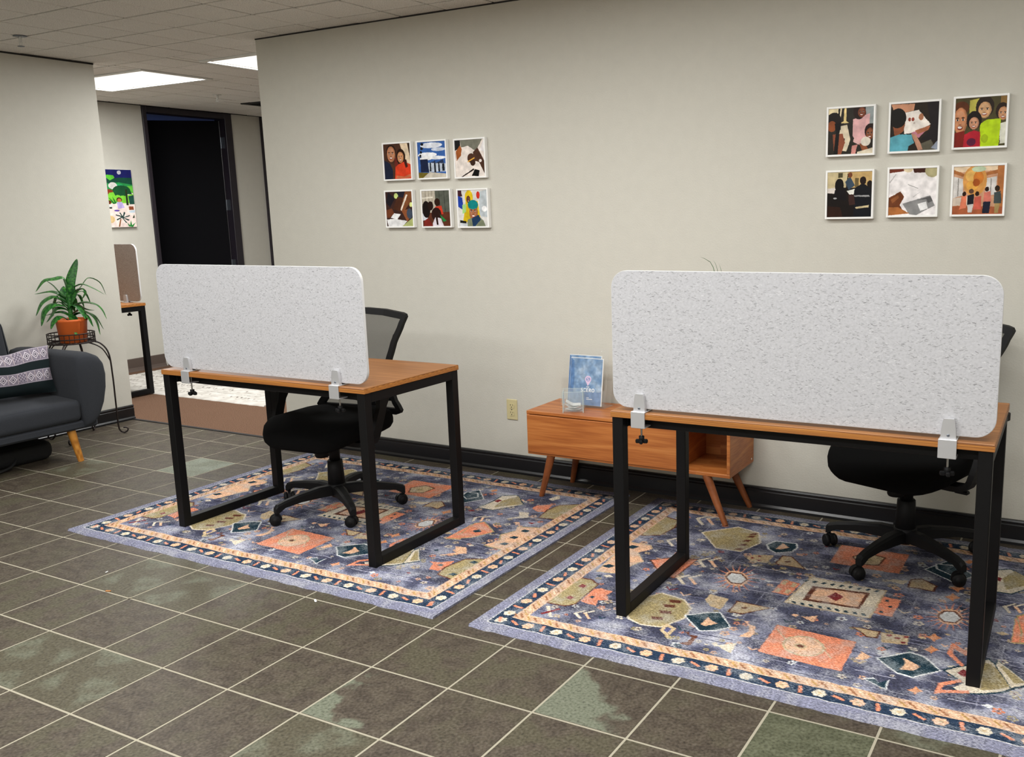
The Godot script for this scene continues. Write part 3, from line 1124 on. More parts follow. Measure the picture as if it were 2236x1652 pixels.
	["teal","",[1945,798,1953,825,1984,817,1976,790]],
	["teal","",[1951,712,1959,738,1990,731,1982,705]],
	["coral","",[1856,343,1835,400,1805,416,1854,429,1895,464,1907,405,1900,351]],
	["teal","",[1859,396,1862,413,1883,404,1877,389]],
	["olive","brown",[1922,328,1906,395,1925,502,2014,540,2009,444,2003,303]],
	["teal","",[1960,479,1967,502,1995,495,1988,473]],
	["teal","",[1961,337,1967,359,1995,353,1988,332]],
	["cream","teal",[1571,1086,1584,1193,1574,1287,1635,1332,1747,1220,1659,1086]],
	["olive","",[1638,1117,1618,1225,1652,1323,1740,1223]],
	["maroon","",[1585,1200,1589,1234,1616,1227,1612,1193]],
	["coral","",[1816,1189,1817,1237,1880,1281,1906,1164,1870,1153]],
	["olive","brown",[1922,1089,1904,1199,1917,1282,2001,1336,2023,1209,2014,1096]],
	["peach","",[1790,484,1841,543,1794,604,1845,616,1891,554]],
	["cream","",[1785,997,1827,1059,1789,1116,1841,1125,1878,1060]],
	["cream","",[1813,1347,1833,1422,1868,1372,1846,1329]],
	["cream","teal",[1718,355,1664,481,1667,515,1762,405]],
	["olive","",[1725,388,1676,477,1683,491,1751,410]],
	["teal","white",[1383,1217,1372,1263,1430,1272,1467,1222,1438,1175]]]

func rug_image():
	var s = 1.5 / 1000.0        # metres to the pixel
	var w = int(2.155 / s)
	var h = int(1.58 / s)
	var k = 1.0 / 1.5
	# woven field: slate blue with paler abrash bands along the weft
	var im = ramp_image(lum(71, 0.006, w, h, 4), w, h, [[0.15, rgb("393a4a")], [0.44, rgb("4f5166")], [0.60, rgb("777a8e")], [0.86, rgb("aeafbc")]])
	var rng := RandomNumberGenerator.new()
	rng.seed = 9
	# abrash streaks
	for q in 420:
		var y = rng.randi_range(0, h)
		var x = rng.randi_range(0, w)
		var n = rng.randi_range(30, 260)
		var c = [rgb("8f90ac"), rgb("3d3e5a"), rgb("a7a6b8"), rgb("6a6b88"), rgb("33344e")][rng.randi() % 5]
		im.fill_rect(Rect2i(x, y, n, rng.randi_range(1, 3)), c)
	# little scattered blooms in the field
	for q in 340:
		var c = Vector2(rng.randi_range(115, w - 115), rng.randi_range(115, h - 115))
		var col = rgb([PAL.cream, PAL.tan, PAL.peach, PAL.white, PAL.olive, PAL.coral][rng.randi() % 6]).darkened(0.08)
		var r = rng.randf_range(3, 9)
		for p in 5:
			fillp(im, col, oval(c.x + r * cos(TAU * p / 5), c.y + r * sin(TAU * p / 5), r * 0.55, r * 0.55, 8))
		fillp(im, rgb(PAL.brown), oval(c.x, c.y, r * 0.3, r * 0.3, 6))
	# small diamonds, wedges and checks between the large motifs
	for q in 150:
		var c = Vector2(rng.randi_range(115, w - 115), rng.randi_range(115, h - 115))
		var col = rgb([PAL.cream, PAL.tan, PAL.peach, PAL.olive, PAL.maroon, PAL.teal, PAL.white][rng.randi() % 7])
		var r = rng.randf_range(6, 15)
		match rng.randi() % 4:
			0:
				fillp(im, col, [c + Vector2(-r, 0), c + Vector2(0, -r * 0.7), c + Vector2(r, 0), c + Vector2(0, r * 0.7)])
			1:
				fillp(im, col, [c, c + Vector2(r * 1.8, -r * 0.5), c + Vector2(r * 1.4, r * 0.6)])
			2:
				for p in 4:
					im.fill_rect(Rect2i(int(c.x) + (p % 2) * 9 + (int(p / 2.0) % 2) * 4, int(c.y) + int(p / 2.0) * 8, 7, 6), col)
			3:
				stroke(im, col, [c + Vector2(-r, -r * 0.6), c + Vector2(0, r * 0.5), c + Vector2(r, -r * 0.6)], 4.0)
	# rubbed lines where the pile was folded
	for q in 46:
		var x = rng.randi_range(110, w - 110)
		var y = rng.randi_range(110, h - 110)
		if q % 2 == 0:
			im.fill_rect(Rect2i(x, y, 2, rng.randi_range(40, 240)), rgb("8d8ea0"))
		else:
			im.fill_rect(Rect2i(x, y, rng.randi_range(60, 320), 2), rgb("9a9aa8"))
	# motifs
	for m in MOTIFS:
		var pts = []
		for q in range(0, m[2].size(), 2):
			pts.append(Vector2(m[2][q] * k, h - m[2][q + 1] * k))
		if m[1] != "":
			var c = Vector2.ZERO
			for p in pts:
				c += p
			c /= pts.size()
			var o = []
			for p in pts:
				o.append(p + (p - c).normalized() * 6.0)
			fillp(im, rgb(PAL[m[1]]), o)
		fillp(im, rgb(PAL[m[0]]), pts)
	# borders: blue selvedge, pale line, dark band with flowers, peach braid
	var bands = [[0.0, 0.044, "7f8095"], [0.044, 0.049, "c9c7c6"], [0.049, 0.108, "26354a"], [0.108, 0.113, "e2b797"], [0.113, 0.150, "d3a98a"], [0.150, 0.155, "e2b797"]]
	for b in bands:
		var a = int(b[0] / s)
		var e = int(b[1] / s)
		for q in [Rect2i(a, a, w - 2 * a, e - a), Rect2i(a, h - e, w - 2 * a, e - a), Rect2i(a, a, e - a, h - 2 * a), Rect2i(w - e, a, e - a, h - 2 * a)]:
			im.fill_rect(q, rgb(b[2]))
	for side in 4:
		var len = (2.155 if side < 2 else 1.58) - 0.11
		var n = int(len / 0.056)
		for q in n:
			var t = 0.055 + (q + 0.5) * len / n
			var d = 0.0785
			var at = [Vector2(t, 1.58 - d), Vector2(t, d), Vector2(d, t), Vector2(2.155 - d, t)][side] / s
			var along = Vector2(1, 0) if side < 2 else Vector2(0, 1)
			var across = Vector2(along.y, along.x)
			if q % 2 == 0:
				var col = rgb([PAL.cream, PAL.peach][int(q / 2.0) % 2])
				for p in 6:
					fillp(im, col, oval(at.x + 9 * cos(TAU * p / 6), at.y + 9 * sin(TAU * p / 6), 6, 6, 8))
				fillp(im, rgb(PAL.tan), oval(at.x, at.y, 4.5, 4.5, 8))
			else:
				var tilt = along * (10 if int(q / 2.0) % 2 == 0 else 3) + across * (5 if int(q / 2.0) % 2 == 0 else 12)
				stroke(im, rgb(PAL.coral), [at - tilt, at + tilt], 7.5)
		var n2 = int(len / 0.03)
		for q in n2:
			var t = 0.11 + q * (len - 0.11) / n2
			var at = [Vector2(t, 1.58 - 0.131), Vector2(t, 0.131), Vector2(0.131, t), Vector2(2.155 - 0.131, t)][side] / s
			var along = Vector2(1, 0) if side < 2 else Vector2(0, 1)
			var across = Vector2(along.y, along.x)
			stroke(im, rgb(["9a6a4c", "e8c6a8", "b58f5a"][q % 3]), [at - along * 8 - across * 8, at + along * 8 + across * 8], 5.0)
	# wear: the pile is thin in places and every thread a little different
	im.convert(Image.FORMAT_RGB8)
	var data = im.get_data()
	var src = data.duplicate()
	var last = data.size() - 3
	var n1 = lum(81, 0.28, 512, 512, 2)
	var n2 = lum(82, 0.012, 512, 512, 4)
	var i = 0
	for y in h:
		var ro = (y & 511) << 9
		var rs = ((y * 4) & 511) << 9
		for x in w:
			var f = n1[rs + ((x >> 1) & 511)]
			var g = n2[ro + (x & 511)]
			var m = 112 + f
			var v = 8
			if f + g > 284:
				v = min(130, 8 + (f + g - 284) * 3)
			var j = i + 3 * (((n1[rs + ((x >> 2) & 511)] - 128) >> 5))
			j = clampi(j, 0, last)
			for c in 3:
				var a = (src[j + c] * m) >> 8
				a += ((176 - a) * v) >> 8
				data[i] = clampi(a, 0, 255)
				i += 1
	return Image.create_from_data(w, h, false, Image.FORMAT_RGB8, data)

func rug(called, label, x0, z0, m, w, d, thick, group):
	# z0 is the front edge
	var t = thing(called, label, "rug", Vector3(x0 + w / 2, 0, z0 - d / 2), group)
	var b = mb()
	var rng := RandomNumberGenerator.new()
	rng.seed = int(x0 * 100) + 900
	var nx = 60
	var wob = []
	for k in nx + 1:
		wob.append([rng.randf_range(-0.004, 0.004), rng.randf_range(-0.004, 0.004)])
	var e = 0.006
	for k in nx:
		var a = -w / 2 + w * k / nx
		var c = -w / 2 + w * (k + 1) / nx
		var ua = float(k) / nx
		var uc = float(k + 1) / nx
		var za = [d / 2 + wob[k][0], -d / 2 + wob[k][1]]
		var zc = [d / 2 + wob[k + 1][0], -d / 2 + wob[k + 1][1]]
		quad(b, Vector3(a, thick, za[0] - e), Vector3(c, thick, zc[0] - e), Vector3(c, thick, zc[1] + e), Vector3(a, thick, za[1] + e), true, [Vector2(ua, 1), Vector2(uc, 1), Vector2(uc, 0), Vector2(ua, 0)])
		quad(b, Vector3(a, 0, za[0]), Vector3(c, 0, zc[0]), Vector3(c, thick, zc[0] - e), Vector3(a, thick, za[0] - e), true, [Vector2(ua, 1), Vector2(uc, 1), Vector2(uc, 0.99), Vector2(ua, 0.99)])
		quad(b, Vector3(c, 0, zc[1]), Vector3(a, 0, za[1]), Vector3(a, thick, za[1] + e), Vector3(c, thick, zc[1] + e), true, [Vector2(uc, 0), Vector2(ua, 0), Vector2(ua, 0.01), Vector2(uc, 0.01)])
	for s in [-1, 1]:
		var k = 0 if s < 0 else nx
		var p = [Vector3(s * w / 2, 0, -d / 2 + wob[k][1]), Vector3(s * w / 2, 0, d / 2 + wob[k][0]), Vector3(s * w / 2, thick, d / 2 - e), Vector3(s * w / 2, thick, -d / 2 + e)]
		if s > 0:
			p = [p[1], p[0], p[3], p[2]]
		quad(b, p[0], p[1], p[2], p[3], false, [Vector2(0.01, 0), Vector2(0.01, 1), Vector2(0.012, 1), Vector2(0.012, 0)])
	part(t, "pile", b, m)
	return t

func rugs():
	var m = print_mat(rug_image(), 0.95)
	m.metallic_specular = 0.15
	rug("patterned_rug", "blue and coral patterned rug under the desk nearer the sofa", -1.285, -0.058, m, 2.155, 1.57, 0.008, "patterned rugs under the desks")
	rug("patterned_rug", "blue and coral patterned rug under the desk at the right", 1.02, -0.064, m, 2.155, 1.58, 0.008, "patterned rugs under the desks")
	# pale rug in the hall
	var w = 512
	var im = ramp_image(lum(91, 0.03, w, w, 4), w, w, [[0.0, rgb("a9a49c")], [0.6, rgb("c3bfb8")], [1.0, rgb("d0cdc6")]])
	var rng := RandomNumberGenerator.new()
	rng.seed = 4
	for k in 26:
		var y = 10 + k * 19
		for q in 60:
			if rng.randf() < 0.45:
				continue
			var x = q * 9 + rng.randi_range(-2, 2)
			var c = rgb(["857e77", "6d665f", "99938b"][rng.randi() % 3])
			if k % 3 == 0:
				fillp(im, c, [Vector2(x, y), Vector2(x + 4, y), Vector2(x + 8, y + 10), Vector2(x + 5, y + 10)])
			else:
				im.fill_rect(Rect2i(x, y, rng.randi_range(4, 14), 2), c)
	var hm = print_mat(im, 1.0)
	hm.metallic_specular = 0.1
	rug("pale_rug", "off white rug with grey tribal stripes on the hall carpet", -4.95, -2.433, hm, 2.29, 1.75, 0.01, "")

# ---------- desks, screens and clamps ----------
const DW := 1.212
const DD := 0.609
const DH := 0.745

func make_desk(label):
	# origin at the front left foot corner, +x right, -z back
	var t = thing("desk", label, "desk", Vector3.ZERO, "black framed wooden desks")
	var b = mb()
	hexa(b, Vector3(0.002, DH - 0.021, -DD + 0.002), Vector3(DW - 0.002, DH - 0.003, -0.002))
	bev(b, Vector3(0.0, DH - 0.004, -DD), Vector3(DW, DH, 0.0), 0.0018)
	part(t, "tabletop", b, M.desk_top)
	for e in [[0.0, DW, -0.0035, 0.0], [0.0, DW, -DD, -DD + 0.0035]]:
		b = mb()
		bev(b, Vector3(e[0], DH - 0.022, e[2]), Vector3(e[1], DH - 0.0035, e[3]), 0.001)
		part(t, "edge_band", b, M.desk_edge)
	for e in [[0.0, 0.0035], [DW - 0.0035, DW]]:
		b = mb()
		bev(b, Vector3(e[0], DH - 0.022, -DD + 0.0035), Vector3(e[1], DH - 0.0035, -0.0035), 0.001)
		part(t, "edge_band", b, M.desk_edge)
	var q = 0.040
	for s in 2:
		var x = 0.004 if s == 0 else DW - 0.004 - q
		for z in [-0.004, -DD + 0.004 + q]:
			b = mb()
			bev(b, Vector3(x, 0.0, z - q), Vector3(x + q, DH - 0.022, z), 0.002)
			part(t, "leg", b, M.black_metal)
		b = mb()
		bev(b, Vector3(x, 0.0, -DD + 0.004 + q), Vector3(x + q, q, -0.004 - q), 0.002)
		part(t, "floor_rail", b, M.black_metal)
		b = mb()
		bev(b, Vector3(x, DH - 0.022 - q, -DD + 0.004 + q), Vector3(x + q, DH - 0.022, -0.004 - q), 0.002)
		part(t, "side_rail", b, M.black_metal)
	for z in [-0.052, -DD + 0.004 + q]:
		b = mb()
		bev(b, Vector3(0.044, DH - 0.022 - q, z - 0.03), Vector3(DW - 0.044, DH - 0.022, z), 0.002)
		part(t, "long_rail", b, M.black_metal)
	return t

func make_screen(label, m, edge):
	# origin at the middle of its lower edge
	var t = thing("desk_screen", label, "screen", Vector3.ZERO, "felt desk screens")
	var b = mb()
	prism(b, rrect(1.208, 0.46, 0.055, 8, 0.0, 0.23), 0.0052, 0.0065)
	prism(b, rrect(1.208, 0.46, 0.055, 8, 0.0, 0.23), -0.0065, -0.0052)
	part(t, "felt", b, m)
	b = mb()
	prism(b, rrect(1.2105, 0.4625, 0.056, 8, 0.0, 0.23), -0.0052, 0.0052, Transform3D.IDENTITY, true)
	part(t, "core", b, edge, "white edge of the felt board")
	return t

func make_clamp(label):
	# origin on the desk's front edge at desk top height
	var t = thing("screen_clamp", label, "clamp", Vector3.ZERO, "silver screen clamps")
	var b = mb()
	bev(b, Vector3(-0.0255, -0.052, 0.001), Vector3(0.0255, 0.004, 0.005), 0.001)
	bev(b, Vector3(-0.0255, 0.0005, -0.062), Vector3(0.0255, 0.004, 0.0012), 0.001)
	bev(b, Vector3(-0.0255, -0.052, -0.046), Vector3(0.0255, -0.048, 0.0012), 0.001)
	part(t, "bracket", b, M.silver)
	for z in [[-0.0225, -0.0085], [-0.052, -0.0375]]:
		b = mb()
		var poly = []
		for q in [[-0.0215, 0.003], [0.0215, 0.003], [0.020, 0.030], [0.0165, 0.056], [0.0135, 0.0625], [-0.0135, 0.0625], [-0.0165, 0.056], [-0.020, 0.030]]:
			poly.append(Vector2(q[0], q[1]))
		prism(b, poly, z[0], z[1])
		var f = part(t, "jaw", b, M.silver)
		if z[1] > -0.01:
			b = mb()
			lathe(b, [Vector2(0.0042, 0), Vector2(0.0042, 0.0015), Vector2(0.0015, 0.0025), Vector2(0, 0.0015)], 10, turned(Vector3.RIGHT, PI / 2, Vector3(0, 0.014, z[1])))
			part(f, "set_screw", b, M.steel)
	b = mb()
	tube(b, [Vector3(0, -0.090, -0.026), Vector3(0, -0.026, -0.026)], 0.0032, 8)
	lathe(b, [Vector2(0, -0.0255), Vector2(0.009, -0.0255), Vector2(0.009, -0.0225), Vector2(0, -0.0225)], 12, Transform3D(Basis.IDENTITY, Vector3(0, 0, -0.026)))
	part(t, "screw", b, M.chrome)
	b = mb()
	lathe(b, [Vector2(0, -0.106), Vector2(0.009, -0.106), Vector2(0.0095, -0.085), Vector2(0, -0.085)], 14, Transform3D(Basis.IDENTITY, Vector3(0, 0, -0.026)))
	for k in 4:
		var tr = Transform3D(Basis(Vector3.UP, k * PI / 2 + 0.3), Vector3(0, -0.1, -0.026))
		bev(b, Vector3(0.004, -0.010, -0.006), Vector3(0.021, 0.004, 0.006), 0.003, tr)
	part(t, "knob", b, M.black_plastic, "black knob")
	return t

func again(src, called, label, at, turn = 0.0):
	var o = src.duplicate()
	o.name = numbered(called)
	add_child(o)
	o.position = at
	o.rotation.y = turn
	o.set_meta("label", label)
	return o

func desks():
	var al = deg_to_rad(0.135)
	var ar = deg_to_rad(1.256)
	var pl = Vector3(-0.838, 0.008, -0.3125)
	var pr = Vector3(1.4495, 0.008, -0.3507)
	var d = make_desk("wooden desk with black steel frame on the rug nearer the sofa")
	d.position = pl
	d.rotation.y = al
	d.scale = Vector3.ONE
	again(d, "desk", "wooden desk with black steel frame on the right rug", pr, ar)
	again(d, "desk", "desk end with black leg seen beyond the partition on the pale hall rug", Vector3(-3.940, 0.01, -1.835 - DD), PI)
	var s = make_screen("light grey felt screen clamped to the desk nearer the sofa", M.felt, M.felt_edge)
	var off = func(p, a, u, y, v): return p + Basis(Vector3.UP, a) * Vector3(u, y, v)
	s.position = off.call(pl, al, DW / 2 + 0.003, 0.757, -0.030)
	s.rotation.y = al
	again(s, "desk_screen", "light grey felt screen clamped to the desk on the right rug", off.call(pr, ar, DW / 2 - 0.001, 0.757, -0.030), ar)
	var h = make_screen("taupe felt screen beyond the partition, beside the hall painting", M.felt_brown, M.felt_edge)
	h.position = Vector3(-5.152 + DW / 2, 0.767, -1.835 - DD + 0.030)
	var c = make_clamp("silver clamp at the left end of the screen nearer the sofa")
	c.position = off.call(pl, al, 0.165, DH, 0.0)
	c.rotation.y = al
	again(c, "screen_clamp", "silver clamp at the right end of the screen nearer the sofa", off.call(pl, al, 1.055, DH, 0.0), al)
	again(c, "screen_clamp", "silver clamp at the left end of the screen on the right rug's desk", off.call(pr, ar, 0.104, DH, 0.0), ar)
	again(c, "screen_clamp", "silver clamp at the right end of the screen on the right rug's desk", off.call(pr, ar, 1.085, DH, 0.0), ar)
	again(c, "screen_clamp", "clamp with black knob under the desk beyond the partition", Vector3(-5.152 + 1.03, DH + 0.01, -1.835 - DD), PI)

# ---------- office chairs ----------
func back_half(y):
	# half width of the back at height y above the floor
	var pts = [[0.43, 0.262], [0.47, 0.262], [0.52, 0.225], [0.60, 0.192], [0.68, 0.192], [0.78, 0.222], [0.88, 0.262], [0.94, 0.285]]
	for k in pts.size() - 1:
		if y <= pts[k + 1][0]:
			var t = clamp((y - pts[k][0]) / (pts[k + 1][0] - pts[k][0]), 0, 1)
			t = t * t * (3 - 2 * t) * 0.5 + t * 0.5
			return lerp(pts[k][1], pts[k + 1][1], t)
	return pts[-1][1]

func back_z(x, y):
	# depth of the back: lumbar bulge forward, reclined above, wrapped at the sides
	var q = (y - 0.60) / 0.34
	return -0.235 - 0.075 * max(q, 0.0) * max(q, 0.0) - 0.02 * min(q, 0.0) * min(q, 0.0) + 0.45 * x * x

func make_chair(label, spin):
	# origin on the floor under the column, front is +z
	var t = thing("office_chair", label, "chair", Vector3.ZERO, "black mesh office chairs")
	var b = mb()
	lathe(b, [Vector2(0, 0.062), Vector2(0.024, 0.062), Vector2(0.034, 0.075), Vector2(0.045, 0.10), Vector2(0.047, 0.125), Vector2(0.036, 0.135), Vector2(0, 0.135)], 20)
	part(t, "hub", b, M.black_plastic)
	for k in 5:
		var a = TAU * k / 5 + spin
		var tr = Transform3D(Basis(Vector3.UP, a), Vector3.ZERO)
		b = mb()
		var rings = []
		for q in [[0.03, 0.078, 0.126, 0.026], [0.10, 0.082, 0.130, 0.024], [0.20, 0.084, 0.120, 0.020], [0.28, 0.076, 0.106, 0.017], [0.315, 0.056, 0.096, 0.015], [0.325, 0.056, 0.085, 0.013]]:
			var x = q[0]
			var w = q[3]
			rings.append([tr * Vector3(x, q[1], w), tr * Vector3(x, q[1], -w), tr * Vector3(x, q[2] - 0.008, -w), tr * Vector3(x, q[2], -w * 0.55), tr * Vector3(x, q[2], w * 0.55), tr * Vector3(x, q[2] - 0.008, w)])
		loft(b, rings, true, true, true, false)
		part(t, "base_arm", b, M.black_plastic)
		# caster: stem, hood and two wheels, each swivelled its own way
		var cn := Node3D.new()
		cn.name = "caster"
		cn.transform = Transform3D(Basis(Vector3.UP, a + [0.4, 1.9, -0.8, 2.6, 0.9][k]), tr * Vector3(0.314, 0, 0))
		t.add_child(cn, true)
		b = mb()
		tube(b, [Vector3(0, 0.045, 0), Vector3(0, 0.082, 0)], 0.008, 10)
		part(cn, "stem", b, M.black_plastic)
		b = mb()
		var hood = []
		for q in 13:
			var w = PI * 1.05 * q / 12 - 0.08
			hood.append(Vector2(-0.010 + 0.0285 * cos(w), 0.0255 + 0.0285 * sin(w)))
		hood.append(Vector2(-0.036, 0.016))
		hood.append(Vector2(0.012, 0.020))
		prism(b, hood, -0.007, 0.007)
		part(cn, "hood", b, M.black_plastic)
		for s in [-1, 1]:
			b = mb()
			lathe(b, [Vector2(0, 0.0), Vector2(0.020, 0.0), Vector2(0.0255, 0.003), Vector2(0.0255, 0.013), Vector2(0.021, 0.018), Vector2(0.014, 0.0165), Vector2(0.012, 0.019), Vector2(0, 0.020)], 22, turned(Vector3.RIGHT, s * PI / 2, Vector3(-0.010, 0.0255, s * 0.008)))
			part(cn, "wheel", b, M.black_plastic)
	b = mb()
	lathe(b, [Vector2(0, 0.13), Vector2(0.041, 0.13), Vector2(0.036, 0.245), Vector2(0.033, 0.248), Vector2(0, 0.248)], 20)
	part(t, "column_sleeve", b, M.black_plastic)
	b = mb()
	lathe(b, [Vector2(0, 0.245), Vector2(0.026, 0.245), Vector2(0.026, 0.35), Vector2(0, 0.35)], 18)
	part(t, "gas_column", b, M.black_metal)
	b = mb()
	bev(b, Vector3(-0.075, 0.335, -0.11), Vector3(0.075, 0.372, 0.10), 0.01)
	part(t, "tilt_mechanism", b, M.black_metal)
	b = mb()
	lathe(b, [Vector2(0, 0.283), Vector2(0.030, 0.283), Vector2(0.034, 0.292), Vector2(0.032, 0.333), Vector2(0, 0.333)], 18, Transform3D(Basis.IDENTITY, Vector3(0, 0, 0.085)))
	part(t, "tension_knob", b, M.black_plastic)
	b = mb()
	tube(b, bez([Vector3(0.05, 0.352, 0.0), Vector3(0.16, 0.350, 0.02), Vector3(0.235, 0.338, 0.03)], 8), 0.005, 8)
	bev(b, Vector3(0.215, 0.330, 0.018), Vector3(0.27, 0.344, 0.042), 0.004)
	part(t, "height_lever", b, M.black_plastic)
	# seat: a padded shape with a rounded fall at the front
	b = mb()
	var rings = []
	var outline = func(g, y):
		var ring = []
		for p in rrect(0.53 * g, 0.50 * g, 0.13 * g, 6):
			var z = p.y + 0.01
			var x = p.x * (1.0 - 0.10 * clamp(-z / 0.25, 0, 1))
			var drop = 0.045 * pow(clamp((z - 0.08) / 0.18, 0, 1), 2) - 0.012 * pow(x / 0.26, 2)
			ring.append(Vector3(x, y - drop, -z))
		ring = ring.map(func(v): return Vector3(v.x, v.y, -v.z))
		ring.reverse()
		return ring
	for q in [[0.62, 0.372], [0.86, 0.374], [0.95, 0.385], [0.995, 0.405], [1.0, 0.425], [0.985, 0.448], [0.94, 0.463], [0.84, 0.471], [0.60, 0.473], [0.3, 0.470]]:
		rings.append(outline.call(q[0], q[1]))
	loft(b, rings)
	part(t, "seat", b, M.black_fabric)
	# back frame
	var n = 60
	var outer = []
	var y0 = 0.445
	var y1 = 0.945
	var side = []
	for k in 21:
		var y = y0 + (y1 - 0.035 - y0) * k / 20.0
		side.append(Vector2(back_half(y), y))
	var half = []
	half.append(Vector2(0.0, y0 - 0.004))
	half.append(Vector2(0.12, y0 - 0.004))
	half.append(Vector2(0.225, y0 - 0.002))
	half.append(Vector2(0.252, y0 + 0.008))
	for p in side.slice(1):
		half.append(p)
	var tx = back_half(y1 - 0.035)
	half.append(Vector2(tx + 0.004, y1 - 0.022))
	half.append(Vector2(tx - 0.006, y1 - 0.010))
	half.append(Vector2(tx - 0.03, y1 - 0.004))
	half.append(Vector2(0.12, y1 + 0.008))
	half.append(Vector2(0.0, y1 + 0.012))
	for p in half:
		outer.append(p)
	for k in range(half.size() - 2, 0, -1):
		outer.append(Vector2(-half[k].x, half[k].y))
	var inner = Geometry2D.offset_polygon(PackedVector2Array(outer), -0.030)[0]
	# match each outer point with the nearest place on the inner outline
	var inn = []
	for p in outer:
		var best = inner[0]
		for i in inner.size():
			var c = Geometry2D.get_closest_point_to_segment(p, inner[i], inner[(i + 1) % inner.size()])
			if c.distance_to(p) < best.distance_to(p):
				best = c
		inn.append(best)
	b = mb()
	var sect = []
	for i in outer.size():
		var o = outer[i]
		var q = inn[i]
		var zo = back_z(o.x, o.y)
		var zi = back_z(q.x, q.y)
		sect.append([Vector3(o.x, o.y, zo - 0.012), Vector3(q.x, q.y, zi - 0.010), Vector3(q.x, q.y, zi + 0.010), Vector3(o.x, o.y, zo + 0.012)])
	sect.append(sect[0])
	sect.reverse()
	loft(b, sect, false, false, true, false)
	part(t, "back_frame", b, M.black_plastic)
	# mesh
	b = mb()
	var my = 14
	for k in my:
		for j in 10:
			var f = func(u, v):
				var y = 0.466 + (0.925 - 0.466) * v
				var hx = back_half(y) - 0.024
				var x = hx * (u * 2 - 1)
				return Vector3(x, y, back_z(x, y))
			quad(b, f.call(j / 10.0, k / float(my)), f.call((j + 1) / 10.0, k / float(my)), f.call((j + 1) / 10.0, (k + 1) / float(my)), f.call(j / 10.0, (k + 1) / float(my)), true)
	part(t, "back_mesh", b, M.net, "dark see-through mesh")
	# lumbar support behind the mesh: two ribbed wings and a bow between them
	for s in [-1, 1]:
		b = mb()
		var rail = []
		for k in 9:
			var v = k / 8.0
			var y = lerp(0.50, 0.83, v)
			var x = s * lerp(0.075, back_half(0.83) - 0.05, pow(v, 0.8))
			rail.append(Vector3(x, y, back_z(x, y) - 0.022))
		tube(b, rail, 0.007, 6)
		part(t, "lumbar_rail", b, M.black_plastic)
		for k in 9:
			var v = (k + 0.5) / 9.0
			var y = lerp(0.50, 0.80, v)
			var x = s * lerp(0.075, back_half(0.83) - 0.05, pow(v, 0.8))
			var yo = y + 0.045
			var xo = s * (back_half(yo) - 0.012)
			b = mb()
			tube(b, [Vector3(x, y, back_z(x, y) - 0.022), Vector3((x + xo) / 2, (y + yo) / 2, back_z((x + xo) / 2, y) - 0.020), Vector3(xo, yo, back_z(xo, yo) - 0.012)], 0.0085, 6)
			part(t, "lumbar_rib", b, M.black_plastic)
	b = mb()
	tube(b, bez([Vector3(-0.075, 0.50, back_z(0.075, 0.5) - 0.022), Vector3(0, 0.485, back_z(0, 0.5) - 0.026), Vector3(0.075, 0.50, back_z(0.075, 0.5) - 0.022)], 8), 0.009, 6)
	tube(b, bez([Vector3(-0.20, 0.515, back_z(0.2, 0.5) - 0.012), Vector3(0, 0.505, back_z(0, 0.5) - 0.016), Vector3(0.20, 0.515, back_z(0.2, 0.5) - 0.012)], 8), 0.010, 6)
	part(t, "lumbar_bow", b, M.black_plastic)
	# upright that carries the back
	b = mb()
	var up = []
	for q in [[0.345, -0.06, 0.04, 0.010], [0.345, -0.20, 0.045, 0.010], [0.37, -0.275, 0.05, 0.012], [0.45, -0.285, 0.055, 0.012], [0.52, -0.272, 0.04, 0.010]]:
		up.append([Vector3(-q[2], q[0] - q[3], q[1] - q[3]), Vector3(q[2], q[0] - q[3], q[1] - q[3]), Vector3(q[2], q[0] + q[3], q[1] + q[3]), Vector3(-q[2], q[0] + q[3], q[1] + q[3])])
	up.reverse()
	loft(b, up, true, true, true, false)
	part(t, "back_upright", b, M.black_plastic)
	# arms
	for s in [-1, 1]:
		b = mb()
		var path = bez([Vector3(s * 0.14, 0.362, 0.06), Vector3(s * 0.27, 0.366, 0.06), Vector3(s * 0.298, 0.42, 0.05), Vector3(s * 0.306, 0.50, 0.02), Vector3(s * 0.303, 0.605, -0.03)], 14)
		var rg = []
		for k in path.size():
			var w = lerp(0.034, 0.026, k / float(path.size() - 1)) if k < path.size() - 4 else lerp(0.026, 0.05, (k - path.size() + 4) / 3.0)
			var d = (path[min(k + 1, path.size() - 1)] - path[max(k - 1, 0)]).normalized()
			var nn = d.cross(Vector3(0, 0, 1)).normalized() * 0.011
			rg.append([path[k] + nn + Vector3(0, 0, w), path[k] - nn + Vector3(0, 0, w), path[k] - nn - Vector3(0, 0, w), path[k] + nn - Vector3(0, 0, w)])
		loft(b, rg, true, true, true, false)
		part(t, "arm_post", b, M.black_plastic)
		b = mb()
		prism(b, rrect(0.07, 0.25, 0.03, 5, s * 0.303, 0.035), 0.0, 0.026, Transform3D(Basis(Vector3(1, 0, 0), Vector3(0, 0, -1), Vector3(0, 1, 0)), Vector3(0, 0.602, 0)))
		part(t, "arm_pad", b, M.black_plastic)
	return t

func chairs():
	var c = make_chair("black mesh office chair behind the desk nearer the sofa", deg_to_rad(35))
	c.position = Vector3(-0.338, 0.008, -0.835)
	c.rotation.y = deg_to_rad(4)
	c = make_chair("black mesh office chair behind the desk on the right rug", deg_to_rad(52))
	c.position = Vector3(2.262, 0.008, -1.345)
	c.rotation.y = deg_to_rad(-19)

